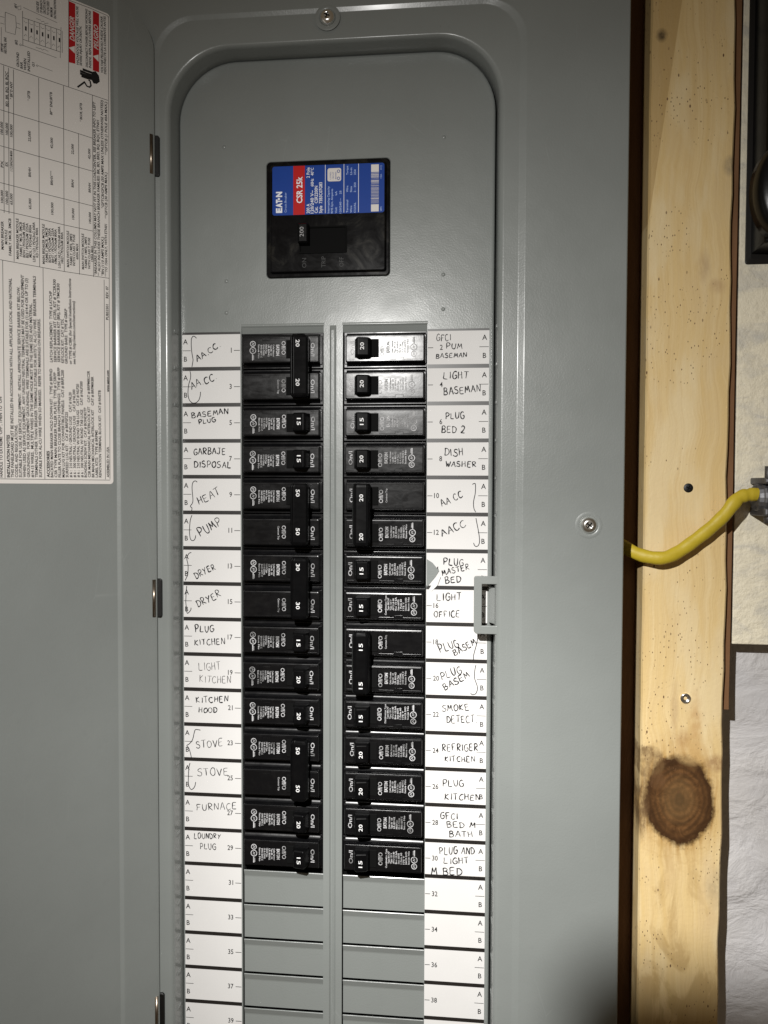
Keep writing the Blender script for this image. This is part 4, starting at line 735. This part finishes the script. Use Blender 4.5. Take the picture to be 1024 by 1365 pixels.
for side, rows in ((0, ROWS_L), (1, ROWS_R)):
    for num, poles, a, txt in rows:
        k = (num - 1) // 2; cxx = 30.4 if side == 0 else 102.4
        cd = 25.4 * (k + (poles - 1 if side else 0)) + 13.3
        lab = '' and '%s black %s amp breaker %s, beside the handwritten %s' % ('double-pole' if poles == 2 else 'single', a, 'with a tied handle' if poles == 2 else ('numbered %d' % num), txt)
        if poles == 2: lab = '%s amp breaker with one tied handle in the %s column, beside %s' % (a, ('left', 'right')[side], txt)
        else: lab = '%s amp black breaker in the %s column, beside the handwritten %s' % (a, ('left', 'right')[side], txt)
        r = empty('circuit_breaker', (cxx, 0, cd), label=lab, category='circuit breaker', group='branch circuit breakers in the panel')
        if side: r.rotation_euler = (0, math.pi, 0)
        jj = rnd.uniform(-.15, .15); r.location.x += jj * S
        arc = num in (16, 22, 30)
        for p in range(poles):
            v0 = 25.4 * p
            b_ = inst('breaker_case', B_body, r, (0, 0, v0)); bevels(b_, .22); b_.rotation_euler = (rnd.uniform(-.012, .012), 0, 0)
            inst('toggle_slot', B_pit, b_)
            inst('printed_lettering', B_prt['arc' if arc else ('info' if p == 0 else 'common')], b_, (rnd.uniform(-1.0, 1.0) if poles == 1 else 0, 0, rnd.uniform(-.5, .5)))
            if poles == 1:
                t_ = inst('toggle', B_tog, r, (0, 0, v0)); bevels(t_, .35); inst('amp_number', amp(a, False), t_)
        if poles == 2:
            t_ = inst('handle_tie', B_tie, r); bevels(t_, .4)
            inst('amp_number', amp(a, True), t_); inst('amp_number', amp(a, True), t_, (0, 0, 26.4))

# main breaker
mbk = empty('main_breaker', (62.5, 6, -37), label='large black 200 amp main breaker with a blue and red label, above the two rows', category='main breaker')
def MX(x): return 19.0 + (x - 70) / 845 * 87.0       # pixels of an image crop, taken as fractions of its face
mb = MB(); mb.loops([rr_(19.4, 105.6, -116.8, -37.0, 3, y) for y in (11, -.3)] + [rr_(19.9, 105.1, -116.3, -37.5, 2.8, -.8), rr_(22.4, 103.2, -113.8, -39.6, 1.5, -.8), rr_(22.8, 102.8, -113.4, -40.2, 1.5, -2.6), rr_(23.2, 102.4, -113.0, -40.6, 1.2, -3.0)], True, smooth=False)
# toggle well left open by real walls: a recessed tray proud of the case
n = N('glossy_black_case'); v = n.coord(); sm = n.noise(v, .05, 6, .7, 1.2)
n.bump(n.noise(v, .12, 3), .12, .15)
M_case = n.set(col=n.mix(n.ramp(sm, [(.54, 0), (.72, .8)]), (.0025, .0025, .003), (.020, .018, .013)), rough=n.math('MULTIPLY_ADD', sm, .3, .05), spec=.25)
child('breaker_case', mb.mesh('mcase', M_case), mbk, bevel=.3)
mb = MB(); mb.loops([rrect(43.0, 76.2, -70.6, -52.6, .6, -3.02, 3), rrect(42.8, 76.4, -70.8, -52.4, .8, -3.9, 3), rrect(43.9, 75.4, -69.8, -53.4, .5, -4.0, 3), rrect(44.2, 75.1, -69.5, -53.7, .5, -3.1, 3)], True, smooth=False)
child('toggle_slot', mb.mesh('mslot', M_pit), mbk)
mb = MB(); mb.box(43.4, 50.6, -11.0, -3.1, -71.0, -57.8, chs=(1.2, .9)); 
tg = child('toggle', mb.mesh('mtog', M_matte), mbk, bevel=.3)
t = MB(); put(t, '200', 48.0, -61.2, 2.8, -12.15, 'u', width=6.6); o = link('amp_number', t.mesh('a200', M_print), fix=False); o.parent = tg
t = MB()
for s_, x in (('ON', 48.0), ('TRIP', 61.5), ('OFF', 74.0)): put(t, s_, x, -42.8, 3.0, -3.12, 'u', width=6.6 if s_ != 'TRIP' else 7.5)
child('relief_lettering', t.mesh('rel', M_relief), mbk, fix=False)
LX0, LX1, LD0, LD1 = 24.2, 102.0, -112.4, -79.0
def fx(z): return LX0 + (z - 118) / 764 * (LX1 - LX0)
def fd(z, zx=300): return LD0 + (z - (115 - (zx - 118) * .045)) / (348.) * (LD1 - LD0)
mb = MB(); mb.loops([rrect(LX0, LX1, LD0, LD1, 1.6, -3.02, 5), rrect(LX0, LX1, LD0, LD1, 1.6, -3.16, 5)], True, smooth=False); child('rating_label', mb.mesh('blue', M_blue), mbk)
mb = MB(); mb.poly([(fx(262), -3.2, LD0 + .05), (fx(342), -3.2, LD0 + .05), (fx(342), -3.2, LD1 - .05), (fx(262), -3.2, LD1 - .05)]); child('red_band', mb.mesh('redb', M_red), mbk, fix=False)
t = MB(); y = -3.26
put(t, 'E', fx(183), fd(437), 3.9, y, 'u', width=3.3, bold=2.6); put(t, 'A', fx(183), fd(400), 3.9, y, 'u', width=3.3, bold=2.6); put(t, 'T', fx(183), fd(368), 3.9, y, 'u', width=2.6, bold=2.6)
m_ = [(fx(163) + .8 * math.cos(R_(a)), y, fd(338) + .8 * math.sin(R_(a))) for a in range(0, 360, 30)]
t.poly(m_); put(t, 'N', fx(183), fd(324), 3.9, y, 'u', width=3.6, bold=2.6)
put(t, 'CSR 25k', fx(324), fd(372), 4.0, y - .05, 'u', width=18.0, bold=1.1)
for s_, x, a, b, h in (("200 A", 375, 443, 375, 2.2), ("2 Pole", 375, 192, 118, 2.2), ("120/240 V~", 402, 443, 280, 2.2), ("60Hz", 402, 252, 197, 2.0), ("40°C", 402, 175, 120, 2.0), ("Cat.   CSR2200N", 430, 440, 248, 2.2), ("Style  73B3C07G83", 461, 440, 222, 2.2)):
    put(t, s_, fx(x), fd(a, x), h, y, 'u', width=(fd(a, x) - fd(b, x)), bold=.6)
for x in (482, 609, 708): t.ribbon([(fx(x), LD0 + .1), (fx(x), LD1 - .6)], .35, y)
child('printed_lettering', t.mesh('mtxt', M_white), mbk, fix=False)
t = MB()
put(t, 'Circuit Breaker', fx(216), fd(435), 1.5, y, 'u', width=13.6)
for s_, x, a, b in (("Interrupting Capacity", 510, 440, 250), ("RMS Sym. Amperes", 534, 440, 268), ("Volt            kA", 562, 440, 285), ("120/240 ~    25", 592, 440, 280), ("Terminal", 638, 435, 345), ("Wire", 664, 435, 385), ("CU/AL", 690, 435, 362), ("Wire", 638, 290, 245), ("Size", 664, 290, 248), ("2 - 250", 690, 290, 222), ("Torque", 638, 168, 105), ("Lb-in", 664, 168, 118), ("250", 690, 168, 130)):
    put(t, s_, fx(x), fd(a, x), 1.35, y, 'u', width=(fd(a, x) - fd(b, x)), bold=.4)
for s_, a in (("28N", 420), ("15A", 190), ("0112", 130)): put(t, s_, fx(865), fd(a, 865), 1.1, y, 'u', width=2.8)
child('small_print', t.mesh('mtxt2', M_lblue), mbk, fix=False)
t = MB(); t.poly([(fx(a), y, b) for a, b in ((793, fd(95, 800)), (845, fd(95, 800)), (845, fd(425, 800)), (793, fd(425, 800)))])
child('barcode_patch', t.mesh('wp', M_sheet), mbk, fix=False)
t = MB(); t.poly(rrect(fx(497), fx(590), fd(122, 540), fd(215, 540), 1.3, y, 4)); child('approval_sticker', t.mesh('as', M_sheet), mbk, fix=False)
t = MB(); rb = random.Random(5); q = fd(148, 800); i = 0
while q < fd(372, 800):
    wdt = rb.choice((.22, .3, .5, .7)); t.poly([(fx(793), y - .05, q), (fx(845), y - .05, q), (fx(845), y - .05, q + wdt), (fx(793), y - .05, q + wdt)]); q += wdt + rb.choice((.2, .25, .4))
for i, x in enumerate((512, 530, 548)): put(t, ('LISTED', 'CIRCUIT', 'BREAKER')[i], fx(x) + 1, fd(200 - 0 * i, 540), .9, y - .05, 'u', width=5)
for cd_ in (195, 145): t.ribbon([(fx(572) + .9 * math.cos(R_(a)), fd(cd_, 540) + .9 * math.sin(R_(a))) for a in range(0, 361, 30)], .4, y - .05)
child('printed_code', t.mesh('bar', M_blue), mbk, fix=False)

# unseen blocker added near the lamp to cast the soft shadow at lower right
mb = MB(); L = []
for y, k in ((-455.5, .55), (-457, .85), (-456, .97), (-453, 1.0), (-450, .95), (-449, .7)):
    L.append([(91.5 + (x - 91.5) * k, y, 20 + (d - 20) * k) for x, _, d in rrect(78.6, 112, 5.9, 38, 8.5, 0, 6)])
mb.loops(L, True, True)
link('light_blocker', mb.mesh('blocker', M_matte), label='dark rounded strap added unseen near the lamp, casting the soft shadow at lower right', category='blocker')
